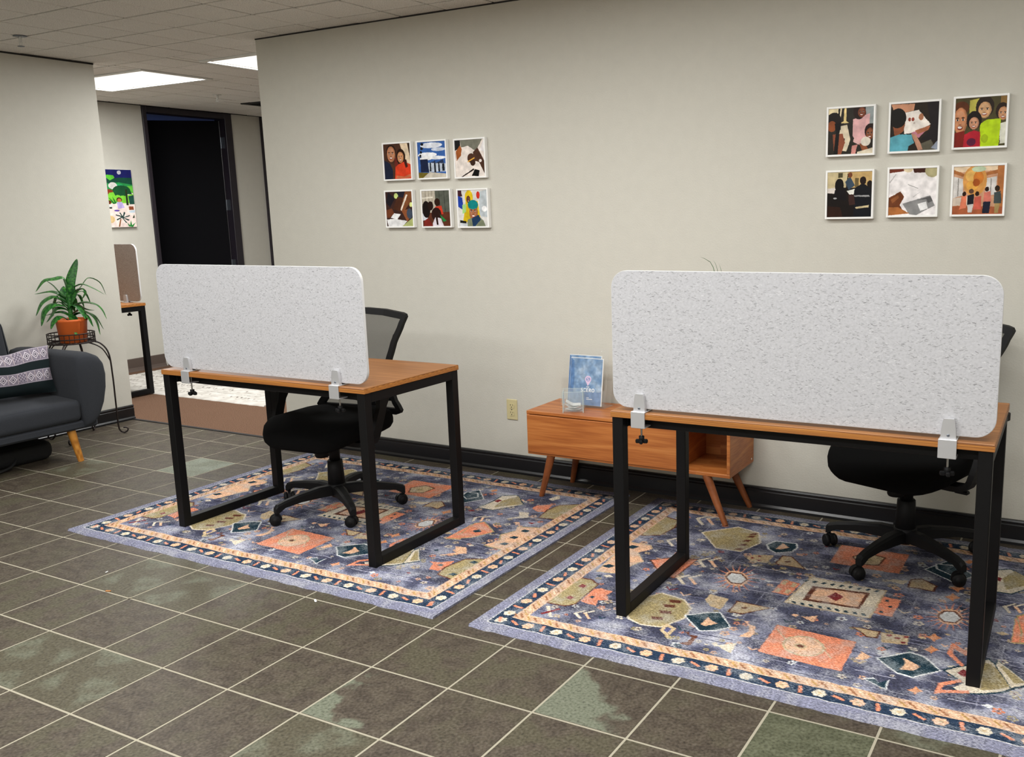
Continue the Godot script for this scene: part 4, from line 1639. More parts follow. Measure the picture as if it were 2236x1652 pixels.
# ---------- credenza and what stands on it ----------
func credenza():
	var t = thing("credenza", "low wooden media cabinet with drop front and open bay against the long wall", "cabinet", Vector3(0.413, 0, -1.40))
	var w = 1.075
	var d = 0.318
	var lo = 0.228
	var hi = 0.45
	var p = 0.016
	var b = mb()
	bev(b, Vector3(0, hi - p, -d), Vector3(w, hi, 0.002), 0.0015)
	part(t, "top_panel", b, M.cab)
	b = mb()
	bev(b, Vector3(0, lo, -d), Vector3(w, lo + p, 0.0), 0.0015)
	part(t, "bottom_panel", b, M.cab)
	for x in [0.0, w - p]:
		b = mb()
		bev(b, Vector3(x, lo + p, -d), Vector3(x + p, hi - p, 0.0), 0.0015)
		part(t, "side_panel", b, M.cab)
	b = mb()
	bev(b, Vector3(0.818, lo + p, -d + 0.006), Vector3(0.818 + p, hi - p, -0.004), 0.001)
	part(t, "divider", b, M.cab)
	b = mb()
	hexa(b, Vector3(p, lo + p, -d), Vector3(w - p, hi - p, -d + 0.005))
	part(t, "back_panel", b, M.cab_in)
	b = mb()
	bev(b, Vector3(0.003, lo + 0.012, -0.012), Vector3(0.822, hi - p - 0.004, 0.006), 0.002)
	part(t, "drop_front", b, M.cab)
	for q in [[0.125, -0.02, 0.060, -0.018], [0.125, -0.29, 0.068, -0.315], [0.955, -0.02, 1.057, 0.004], [0.955, -0.29, 1.062, -0.312]]:
		b = mb()
		var y0 = 0.0085 if q[1] > -0.1 else 0.0
		tube(b, [Vector3(q[2], y0, q[3]), Vector3(lerp(q[2], q[0], 0.5), lo * 0.5, lerp(q[3], q[1], 0.5)), Vector3(q[0], lo + 0.001, q[1])], [0.013, 0.017, 0.021], 16)
		part(t, "leg", b, M.cab_leg)
	for y in [lo + 0.02]:
		b = mb()
		lathe(b, [Vector2(0, 0), Vector2(0.005, 0), Vector2(0.004, 0.0015), Vector2(0, 0.002)], 10, turned(Vector3(0, 0, 1), -PI / 2, Vector3(w, y, -d + 0.03)))
		part(t, "screw_cap", b, M.paper)
	leaflets()
	card_cube()
	table_plant()

func leaflets():
	var px = 0.635
	var pz = -1.612
	var lean = turned(Vector3.RIGHT, -0.16)
	var h = thing("brochure_holder", "clear acrylic brochure stand on the cabinet behind the glass cube", "holder", Vector3(px, 0.45, pz))
	var b = mb()
	bev(b, Vector3(-0.112, 0.004, -0.002), Vector3(0.112, 0.295, 0.0015), 0.001, lean)
	part(h, "back_plate", b, M.acrylic)
	b = mb()
	bev(b, Vector3(-0.128, 0.0, -0.055), Vector3(0.128, 0.003, 0.045), 0.001)
	part(h, "foot_plate", b, M.acrylic)
	for s in [-1, 1]:
		b = mb()
		bev(b, Vector3(s * 0.124 - 0.0015, 0.003, -0.03), Vector3(s * 0.124 + 0.0015, 0.135, 0.045), 0.001, lean)
		part(h, "side_plate", b, M.acrylic)
		b = mb()
		lathe(b, [Vector2(0.010, 0), Vector2(0.012, 0.0006), Vector2(0.014, 0)], 20, lean * turned(Vector3.RIGHT, PI / 2, Vector3(s * 0.062, 0.272, 0.0018)))
		part(h, "grip_hole", b, M.acrylic)
	b = mb()
	bev(b, Vector3(-0.124, 0.003, 0.043), Vector3(0.124, 0.085, 0.046), 0.001, lean)
	part(h, "front_plate", b, M.acrylic)
	# leaflet print
	var w = 256
	var hh = 340
	var im = ramp_image(lum(111, 0.008, w, hh, 4), w, hh, [[0.1, rgb("6784a6")], [0.5, rgb("7f99b6")], [0.9, rgb("9eb0c4")]])
	fillp(im, rgb("5b7aa3"), [Vector2(0, 0), Vector2(26, 20), Vector2(34, 150), Vector2(28, 250), Vector2(0, 250)])
	fillp(im, rgb("728db3"), [Vector2(0, 250), Vector2(256, 240), Vector2(256, 340), Vector2(0, 340)])
	var nn = nz(7, 0.02, 4)
	for y in hh:
		for x in w:
			var c = im.get_pixel(x, y)
			var v = 1.0 + 0.16 * nn.get_noise_2d(x, y)
			im.set_pixel(x, y, Color(c.r * v, c.g * v, c.b * min(v, 1.1)))
	# the map pin with an S in it
	var pin = []
	for k in 25:
		var a = deg_to_rad(-220 + 260 * k / 24.0)
		pin.append(Vector2(146 + 25 * cos(a), 150 + 25 * sin(a)))
	pin.append(Vector2(146, 200))
	fillp(im, rgb("d9bfd8"), pin)
	fillp(im, rgb("7d8fb8"), oval(146, 150, 17, 17, 24))
	var es = []
	for k in 14:
		var a = deg_to_rad(-30 - 240 * k / 13.0)
		es.append(Vector2(146 + 8 * cos(a), 144 + 6 * sin(a)))
	for k in 14:
		var a = deg_to_rad(-90 + 240 * k / 13.0)
		es.append(Vector2(146 + 8 * cos(a), 156 + 6 * sin(a)))
	stroke(im, rgb("d9bfd8"), es, 5.0)
	var m = print_mat(im, 0.4)
	for k in 2:
		var dx = [0.012, -0.004][k]
		var t = thing("brochure", ["front blue brochure with pink map pin logo in the acrylic stand", "rear blue brochure peeking out above the front one in the acrylic stand"][k], "brochure", Vector3(px + dx, 0.4545, pz), "blue brochures in the acrylic stand")
		var z0 = [0.030, 0.018][k]
		var top = [0.238, 0.252][k]
		b = mb()
		bev(b, Vector3(-0.094, 0.0, z0), Vector3(0.094, top, z0 + 0.0045), 0.0008, lean)
		part(t, "sheets", b, M.paper)
		b = mb()
		var z1 = z0 + 0.0049
		print_quad(b, lean * Vector3(-0.0925, 0.001, z1), lean * Vector3(0.089, 0.001, z1), lean * Vector3(0.089, top - 0.003, z1), lean * Vector3(-0.0925, top - 0.003, z1))
		part(t, "cover", b, m)
		if k == 0:
			for q in [["THE", 0.0068, 0.0925], ["SCERO", 0.0185, 0.0765]]:
				var tm := TextMesh.new()
				var f := SystemFont.new()
				f.font_names = PackedStringArray(["Droid Sans"])
				f.font_weight = 800
				tm.font = f
				tm.text = q[0]
				tm.font_size = 64
				tm.pixel_size = q[1] / 46.0
				tm.depth = 0.0004
				var o := MeshInstance3D.new()
				o.name = "lettering"
				o.mesh = tm
				o.material_override = M.ink_white
				o.transform = lean * Transform3D(Basis.IDENTITY, Vector3(0.012, q[2], z1 + 0.0005))
				t.add_child(o, true)
			b = mb()
			hexa(b, Vector3(0.006, 0.0375, z1), Vector3(0.020, 0.0405, z1 + 0.0004), lean)
			hexa(b, Vector3(0.006, 0.030, z1), Vector3(0.040, 0.0335, z1 + 0.0004), lean)
			part(t, "small_print", b, M.ink_white)

func card_cube():
	var t = thing("glass_cube", "small square glass vase holding white cards on the cabinet", "vase", Vector3(0.638, 0.45, -1.482), "", deg_to_rad(27))
	var a = 0.051
	var h = 0.104
	var b = mb()
	bev(b, Vector3(-a, 0.0, -a), Vector3(a, 0.008, a), 0.001)
	part(t, "floor_plate", b, M.glass)
	for s in [-1, 1]:
		b = mb()
		bev(b, Vector3(-a, 0.008, s * (a - 0.002) - 0.002), Vector3(a, h, s * (a - 0.002) + 0.002), 0.001)
		part(t, "pane", b, M.glass)
		b = mb()
		bev(b, Vector3(s * (a - 0.002) - 0.002, 0.008, -a + 0.004), Vector3(s * (a - 0.002) + 0.002, h, a - 0.004), 0.001)
		part(t, "pane", b, M.glass)
	b = mb()
	for s in [-1, 1]:
		hexa(b, Vector3(-a, h - 0.001, s * (a - 0.002) - 0.002), Vector3(a, h + 0.0006, s * (a - 0.002) + 0.002))
		hexa(b, Vector3(s * (a - 0.002) - 0.002, h - 0.001, -a), Vector3(s * (a - 0.002) + 0.002, h + 0.0006, a))
		for q in [-1, 1]:
			bev(b, Vector3(s * (a - 0.0015) - 0.0022, 0.0, q * (a - 0.0015) - 0.0022), Vector3(s * (a - 0.0015) + 0.0022, h, q * (a - 0.0015) + 0.0022), 0.001)
	part(t, "rim", b, M.glass_rim)
	var lab = ["white card lying lowest in the glass vase", "white card lying above the lowest one in the glass vase", "white card leaning highest in the glass vase"]
	for k in 3:
		var c = thing("business_card", lab[k], "card", Vector3(0.638, 0.45 + 0.0105 + k * 0.0142, -1.482 + 0.003 * k), "cards in the glass vase", [0.15, -0.35, 0.5][k])
		c.rotation.z = [0.03, -0.08, -0.28][k]
		c.rotation.x = [0.0, 0.05, 0.1][k]
		b = mb()
		var pts = []
		for q in 9:
			var x = -0.038 + 0.076 * q / 8
			var y = 0.004 * cos(q / 8.0 * PI * 2) * [0.3, 1.0, 1.2][k]
			pts.append([Vector3(x, y, 0.022), Vector3(x, y, -0.022), Vector3(x, y + 0.0008, -0.022), Vector3(x, y + 0.0008, 0.022)])
		loft(b, pts, true, true, true, false)
		part(c, "card_sheet", b, M.paper)

func leaf_strip(b, path, wid, fold = 0.25, side = Vector3(0, 0, 1)):
	# a long leaf folded along its midrib
	var n = path.size() - 1
	var prev = null
	for k in n + 1:
		var v = float(k) / n
		var w = wid * pow(sin(PI * clamp(0.10 + v * 0.90, 0, 1)), 0.75) * (1.0 if v < 0.96 else 0.4)
		var d = (path[min(k + 1, n)] - path[max(k - 1, 0)]).normalized()
		var s = (side - d * side.dot(d)).normalized()
		var u = d.cross(s).normalized()
		var row = [path[k] - s * w + u * w * fold, path[k], path[k] + s * w + u * w * fold]
		if prev != null:
			quad(b, prev[0], prev[1], row[1], row[0], true)
			quad(b, prev[1], prev[2], row[2], row[1], true)
		prev = row

func table_plant():
	var t = thing("potted_plant", "plant whose green leaf tips show above the right felt screen, standing on the cabinet", "plant", Vector3(1.33, 0.45, -1.56))
	var b = mb()
	lathe(b, [Vector2(0, 0), Vector2(0.058, 0), Vector2(0.072, 0.12), Vector2(0.075, 0.125), Vector2(0.070, 0.125), Vector2(0.066, 0.108), Vector2(0, 0.108)], 24)
	part(t, "pot", b, M.pot_white)
	b = mb()
	lathe(b, [Vector2(0, 0.106), Vector2(0.066, 0.107), Vector2(0, 0.112)], 20)
	part(t, "soil", b, M.soil)
	b = mb()
	tube(b, bez([Vector3(0, 0.105, 0), Vector3(0.01, 0.25, 0.005), Vector3(0.03, 0.42, 0.0)], 8), [0.012, 0.012, 0.011, 0.011, 0.01, 0.01, 0.009, 0.008, 0.007], 8)
	part(t, "stem", b, M.leaf)
	var rng := RandomNumberGenerator.new()
	rng.seed = 31
	for k in 16:
		var a = TAU * k / 16 * 2.6
		var y = 0.20 + 0.013 * k
		var r = rng.randf_range(0.10, 0.15)
		var d = Vector3(cos(a), 0, sin(a) * 0.7)
		var s = Vector3(0.02, y, 0)
		b = mb()
		leaf_strip(b, bez([s, s + d * r * 0.5 + Vector3(0, 0.07, 0), s + d * r + Vector3(0, 0.05, 0), s + d * r * 1.3 - Vector3(0, 0.04, 0)], 12), 0.012, 0.3, d.cross(Vector3.UP))
		part(t, "leaf", b, M.leaf)
	for q in [[Vector3(0.03, 0.60, 0.0), Vector3(0.012, 0.72, 0.01), Vector3(-0.045, 0.757, 0.015)], [Vector3(0.032, 0.60, 0.0), Vector3(0.033, 0.70, 0.0), Vector3(0.012, 0.742, 0.0)], [Vector3(0.035, 0.58, 0.0), Vector3(0.055, 0.67, 0.0), Vector3(0.040, 0.728, 0.0)]]:
		b = mb()
		leaf_strip(b, bez([Vector3(0.03, 0.40, 0), q[0], q[1], q[2]], 14), 0.011, 0.3, Vector3(0.4, 0.3, 1))
		part(t, "leaf", b, M.leaf)

# ---------- things on the walls ----------
const PICTURES := [
	["square photo of a bearded man and a girl in a red top", "4a3024", [["p", "d8c4a8", 62, 0, 100, 0, 100, 62, 82, 55], ["p", "3a2a20", 90, 0, 100, 0, 100, 50], ["p", "6a2a22", 38, 40, 60, 35, 60, 70, 40, 72], ["e", "2a1c18", 28, 24, 19, 22], ["e", "3a2018", 28, 40, 15, 14], ["f", "b57a58", 28, 29, 16, 23], ["p", "1c2236", 0, 45, 22, 55, 32, 75, 30, 100, 0, 100], ["e", "2a1810", 64, 38, 17, 23], ["f", "c98a5e", 63, 39, 12, 16], ["p", "d04024", 42, 65, 58, 57, 75, 52, 100, 60, 100, 100, 38, 100], ["p", "40201a", 74, 48, 84, 45, 88, 66, 80, 70], ["p", "c06a48", 44, 90, 75, 94, 100, 86, 100, 96, 70, 100, 42, 98]]],
	["square photo of tall tower and people under a cloudy blue sky", "3a62a6", [["e", "dde2ec", 50, 10, 40, 8], ["e", "c9d2e2", 75, 22, 26, 5], ["e", "eef0f4", 35, 36, 34, 7], ["e", "e4e8ee", 70, 45, 30, 5], ["e", "f2f2f2", 30, 46, 24, 5], ["e", "1a1c24", 17, 6, 5, 4], ["e", "1a1c24", 15, 18, 5, 4], ["e", "1a1c24", 12, 28, 4, 4], ["e", "1a1c24", 9, 38, 4, 4], ["p", "1c2440", 8, 48, 35, 48, 38, 84, 8, 84], ["p", "2a3450", 55, 55, 62, 52, 62, 60, 90, 50, 95, 66, 40, 66, 48, 56], ["p", "b8c2d0", 36, 58, 100, 62, 100, 84, 38, 84], ["p", "20242c", 42, 58, 46, 58, 47, 82, 41, 82], ["p", "20242c", 57, 60, 63, 58, 64, 88, 57, 88], ["p", "20242c", 72, 58, 77, 60, 78, 84, 72, 84], ["p", "20242c", 86, 62, 94, 62, 95, 82, 86, 82], ["p", "6f6226", 0, 84, 38, 86, 15, 100, 0, 100], ["p", "c4bdae", 15, 100, 40, 84, 100, 90, 100, 100]]],
	["square photo of brown hands drawing on white paper", "e6dcd4", [["p", "77776a", 18, 0, 95, 0, 72, 32, 45, 16, 22, 20], ["p", "1c1c1c", 0, 0, 18, 0, 20, 20, 0, 28], ["p", "a05a2c", 3, 30, 18, 14, 24, 24, 20, 42, 5, 55], ["p", "4a3024", 62, 34, 78, 22, 100, 60, 100, 95, 82, 62, 66, 58], ["e", "4e3224", 55, 50, 13, 13], ["e", "3c261c", 60, 62, 9, 9], ["p", "d8a040", 42, 58, 66, 48, 67, 51, 43, 61], ["p", "0e0e0e", 66, 80, 82, 84, 78, 100, 55, 98], ["p", "241a18", 18, 100, 62, 78, 64, 82, 24, 100], ["p", "e8e4e4", 85, 30, 100, 0, 100, 34], ["e", "d8d0cc", 86, 58, 5, 4]]],
	["square photo of dark arms and hands over a notebook", "3a2420", [["p", "22202c", 40, 0, 80, 0, 75, 18, 45, 18], ["e", "c0d080", 40, 12, 8, 8], ["p", "1e1a22", 10, 0, 35, 20, 15, 45, 0, 30], ["p", "4a2a1c", 45, 15, 72, 18, 62, 60, 25, 50], ["p", "7a4a2c", 75, 0, 100, 0, 100, 25, 62, 62, 55, 50], ["p", "e0d4c4", 78, 8, 84, 10, 58, 56, 54, 52], ["p", "8a5030", 58, 55, 88, 50, 90, 72, 78, 88], ["p", "e8e8e8", 28, 62, 55, 65, 40, 80, 15, 75], ["p", "6a3a24", 0, 52, 22, 48, 30, 62, 10, 76, 0, 74], ["p", "e0e0e0", 0, 80, 30, 78, 78, 85, 60, 100, 5, 100], ["p", "a8b070", 58, 100, 100, 75, 100, 100], ["e", "404a5a", 88, 64, 11, 15], ["e", "d8e090", 95, 38, 6, 7]]],
	["square photo of girls grouped before grey lockers", "b8b0a0", [["p", "8a8272", 12, 0, 14, 0, 14, 50, 12, 50], ["p", "8a8272", 24, 0, 26, 0, 26, 40, 24, 40], ["p", "8a8272", 36, 0, 38, 0, 38, 35, 36, 35], ["p", "d8d2c4", 0, 18, 40, 16, 40, 20, 0, 22], ["p", "565a50", 48, 0, 100, 0, 100, 75, 50, 60], ["p", "3e423c", 62, 0, 64, 0, 66, 60, 63, 60], ["p", "3e423c", 80, 0, 82, 0, 84, 70, 81, 70], ["p", "5a3020", 0, 62, 100, 60, 100, 100, 0, 100], ["p", "c8ccd4", 0, 62, 12, 60, 20, 80, 0, 84], ["p", "c83c26", 46, 45, 70, 42, 76, 66, 55, 68], ["e", "2a1810", 55, 32, 10, 11], ["e", "181010", 14, 52, 15, 24], ["e", "241410", 30, 42, 10, 13], ["e", "2a1612", 50, 66, 18, 19], ["p", "7a2820", 4, 85, 20, 76, 38, 100, 4, 100], ["p", "d8d0d8", 35, 92, 46, 74, 66, 78, 76, 100, 35, 100], ["p", "208040", 62, 66, 86, 85, 74, 88], ["p", "2a1612", 46, 72, 54, 72, 56, 96, 50, 96]]],
	["square photo of a smiling child in a teal cap", "d6d4d0", [["p", "402028", 0, 0, 12, 0, 15, 16, 0, 18], ["p", "2040a0", 0, 15, 15, 20, 18, 55, 0, 45], ["p", "b8c0c4", 75, 5, 100, 0, 100, 75, 72, 72], ["e", "dcbc20", 38, 20, 14, 20], ["p", "d4b41e", 27, 28, 68, 30, 76, 82, 14, 90], ["f", "5a3020", 36, 25, 7, 10], ["p", "a0d080", 14, 40, 28, 38, 26, 60, 14, 65], ["e", "c03020", 70, 14, 6, 10], ["e", "f0f0f0", 90, 52, 9, 8], ["f", "a86a48", 52, 60, 15, 24], ["e", "108080", 51, 40, 18, 13], ["p", "108080", 34, 40, 69, 42, 66, 50, 36, 50], ["p", "7a8068", 30, 82, 45, 76, 62, 82, 70, 72, 86, 85, 92, 100, 28, 100], ["p", "203858", 45, 78, 70, 68, 76, 82, 56, 100, 48, 100], ["p", "161616", 4, 82, 26, 86, 26, 100, 4, 100], ["p", "c8ccd0", 4, 90, 30, 92, 30, 100, 4, 100]]],
	["square photo of a woman with a camera and a girl in pink", "2a2620", [["p", "e4d4ac", 0, 0, 30, 0, 26, 32, 0, 12], ["p", "241f1a", 22, 0, 26, 0, 24, 34, 20, 30], ["p", "e4cc8c", 35, 0, 40, 0, 40, 28, 46, 32, 25, 32, 34, 28], ["p", "909898", 82, 0, 100, 0, 100, 36, 84, 36], ["p", "d8a8a8", 55, 25, 78, 18, 92, 14, 90, 65, 66, 80, 55, 60], ["e", "241410", 68, 9, 13, 17], ["f", "7a4028", 74, 11, 9, 11], ["e", "1a1210", 12, 26, 17, 18], ["e", "8a4a28", 8, 38, 10, 12], ["p", "d8cbb0", 28, 38, 42, 36, 50, 68, 42, 94, 32, 92, 38, 66, 24, 60], ["p", "8a4c34", 10, 56, 32, 54, 38, 75, 30, 100, 14, 100], ["p", "141210", 18, 40, 26, 40, 22, 100, 13, 100], ["p", "0e0c0c", 14, 32, 28, 30, 28, 46, 16, 48], ["p", "dcb0ae", 58, 66, 74, 76, 72, 82, 56, 74], ["p", "8a5030", 70, 78, 85, 82, 92, 94, 78, 97], ["e", "241410", 93, 52, 12, 16], ["f", "7a4428", 93, 58, 9, 13], ["e", "e0d8c8", 84, 74, 11, 10], ["p", "c88880", 54, 82, 66, 80, 62, 100, 52, 100], ["p", "d8ccb4", 66, 96, 100, 88, 100, 100, 66, 100]]],
	["square photo of a girl in a turquoise shirt leaning over a paper", "282018", [["p", "c89070", 0, 0, 50, 2, 48, 16, 10, 22], ["p", "ece4dc", 24, 20, 58, 15, 84, 46, 60, 62, 30, 64], ["e", "904030", 40, 34, 3, 4], ["e", "904030", 47, 34, 3, 4], ["e", "c8b8b0", 50, 42, 2, 2], ["p", "201a1c", 75, 0, 100, 0, 100, 82, 64, 78, 86, 55], ["e", "a87050", 64, 30, 5, 7], ["p", "8a5034", 20, 26, 31, 40, 28, 58, 10, 70, 5, 45], ["e", "181410", 15, 30, 18, 21], ["p", "5ca4b4", 0, 70, 20, 64, 45, 66, 51, 84, 40, 90, 38, 100, 0, 100], ["p", "b87888", 44, 62, 82, 52, 60, 74], ["p", "a8684a", 52, 58, 84, 48, 80, 58, 58, 66], ["p", "b88870", 44, 64, 54, 66, 72, 98, 60, 100], ["p", "5a5648", 65, 86, 86, 78, 96, 100, 70, 100], ["p", "8a92a0", 86, 96, 100, 80, 100, 100]]],
	["square photo of a woman and three smiling girls", "4a4428", [["p", "b8b050", 28, 5, 46, 2, 43, 30, 28, 32], ["p", "8a6a38", 88, 0, 100, 0, 100, 20, 88, 20], ["e", "5a3018", 12, 20, 15, 14], ["f", "c4845c", 11, 46, 14, 28], ["p", "7a2018", 0, 70, 20, 66, 22, 100, 0, 100], ["e", "2a1c14", 92, 30, 13, 17], ["f", "c08a62", 94, 35, 10, 14], ["p", "d4d4c4", 88, 55, 100, 52, 100, 95, 90, 96], ["e", "2a2018", 58, 20, 18, 22], ["f", "d2a274", 58, 26, 13, 17], ["p", "b4d41a", 50, 54, 62, 46, 90, 45, 88, 100, 50, 100], ["e", "1c1412", 38, 46, 15, 19], ["f", "c48c6c", 38, 52, 10, 13], ["p", "b02030", 20, 74, 38, 66, 51, 70, 52, 100, 18, 100], ["e", "5a1a38", 34, 90, 9, 8], ["e", "98b018", 60, 84, 7, 9]]],
	["square photo of people seated in a dark classroom", "181210", [["p", "c8b890", 0, 0, 46, 0, 42, 34, 0, 45], ["p", "c4a46c", 46, 0, 100, 0, 100, 32, 48, 36], ["p", "504830", 24, 2, 34, 2, 34, 12, 24, 12], ["p", "d4ccc4", 0, 36, 22, 33, 24, 48, 0, 46], ["p", "384858", 40, 22, 51, 10, 62, 30, 48, 40], ["e", "704028", 51, 7, 5, 6], ["p", "6a5a38", 62, 14, 70, 14, 70, 34, 62, 34], ["e", "100c0c", 27, 30, 10, 16], ["p", "120e12", 17, 40, 39, 34, 44, 62, 14, 62], ["p", "12141a", 62, 36, 80, 25, 98, 38, 100, 100, 60, 100], ["e", "201410", 80, 20, 7, 9], ["e", "1c1412", 95, 28, 6, 8], ["p", "e8e8e0", 44, 42, 62, 38, 60, 50, 50, 50], ["p", "9a9a9a", 60, 52, 94, 52, 97, 56, 62, 55], ["p", "c4b48c", 64, 78, 95, 74, 94, 79, 66, 82], ["p", "3a2420", 48, 50, 60, 50, 64, 72, 50, 74], ["p", "2c1810", 0, 75, 30, 78, 36, 100, 0, 100], ["e", "b0b0b0", 18, 58, 4, 2]]],
	["square photo of a hand beside a grey card on white paper", "eae6e6", [["p", "6a3020", 0, 0, 32, 0, 32, 5, 0, 8], ["p", "402018", 50, 0, 80, 0, 76, 9, 52, 9], ["e", "d4c4a4", 40, 1, 10, 7], ["e", "aca47c", 90, 4, 15, 16], ["p", "9a9a9a", 40, 33, 62, 42, 62, 43.5, 40, 34.5], ["p", "b0b0b0", 66, 50, 68, 49, 52, 62, 51, 61], ["p", "b8b4b4", 0, 28, 14, 10, 15, 11, 2, 30], ["p", "8a8a8a", 30, 75, 88, 58, 98, 80, 60, 100, 45, 98], ["p", "5a5a5a", 60, 68, 88, 60, 94, 70, 84, 74, 80, 66], ["p", "e4e4e4", 62, 76, 80, 71, 84, 86, 68, 91], ["p", "6a3a20", 0, 62, 25, 48, 33, 60, 24, 78, 34, 94, 0, 94], ["p", "8a5430", 4, 66, 20, 56, 22, 62, 8, 74], ["p", "a86838", 0, 82, 20, 82, 46, 96, 0, 100]]],
	["square photo of children before an orange glass tree sculpture", "c49474", [["p", "e0c8a8", 0, 0, 100, 0, 100, 9, 0, 12], ["p", "a06438", 0, 6, 22, 16, 22, 22, 0, 14], ["p", "a06438", 62, 14, 88, 8, 88, 16, 62, 20], ["p", "d0ccc8", 0, 20, 20, 26, 20, 60, 0, 66], ["p", "d0ccc8", 62, 26, 86, 22, 86, 60, 66, 60], ["p", "8a8680", 9, 24, 11, 24, 11, 62, 9, 62], ["p", "8a8680", 74, 26, 76, 26, 76, 60, 74, 60], ["p", "b07040", 87, 0, 100, 0, 100, 100, 89, 100], ["e", "d0944e", 43, 30, 24, 32], ["e", "e0b060", 36, 20, 12, 12], ["e", "c87830", 50, 24, 10, 14], ["e", "e4a84c", 38, 40, 12, 10], ["e", "a85420", 46, 34, 7, 8], ["e", "b8c8a8", 50, 6, 14, 6], ["p", "a05838", 0, 82, 100, 85, 100, 100, 0, 100], ["p", "d4c4b4", 0, 66, 32, 62, 32, 80, 0, 82], ["p", "dc7c5c", 18, 62, 28, 60, 28, 86, 14, 90], ["p", "1c1c24", 30, 60, 43, 57, 42, 80, 30, 80], ["p", "c4c0bc", 30, 80, 42, 78, 40, 96, 32, 96], ["p", "c45c4c", 44, 64, 57, 62, 58, 90, 42, 90], ["p", "cc7464", 62, 55, 75, 52, 77, 75, 62, 75], ["p", "1c2030", 62, 74, 76, 74, 74, 98, 60, 98], ["p", "404848", 82, 55, 95, 52, 97, 78, 82, 78], ["p", "a08858", 84, 78, 94, 78, 92, 98, 84, 98], ["e", "2a1810", 23, 57, 4, 5], ["e", "5a4030", 37, 52, 5, 5], ["e", "2a1810", 49, 57, 4, 5], ["e", "2a1810", 68, 48, 4, 5], ["e", "2c2014", 88, 47, 5, 6]]]]
const SPOTS := [[-0.702, 1.815], [-0.459, 1.814], [-0.204, 1.811], [-0.708, 1.555], [-0.447, 1.553], [-0.199, 1.550], [1.806, 1.837], [2.067, 1.839], [2.321, 1.843], [1.808, 1.572], [2.070, 1.576], [2.326, 1.576]]

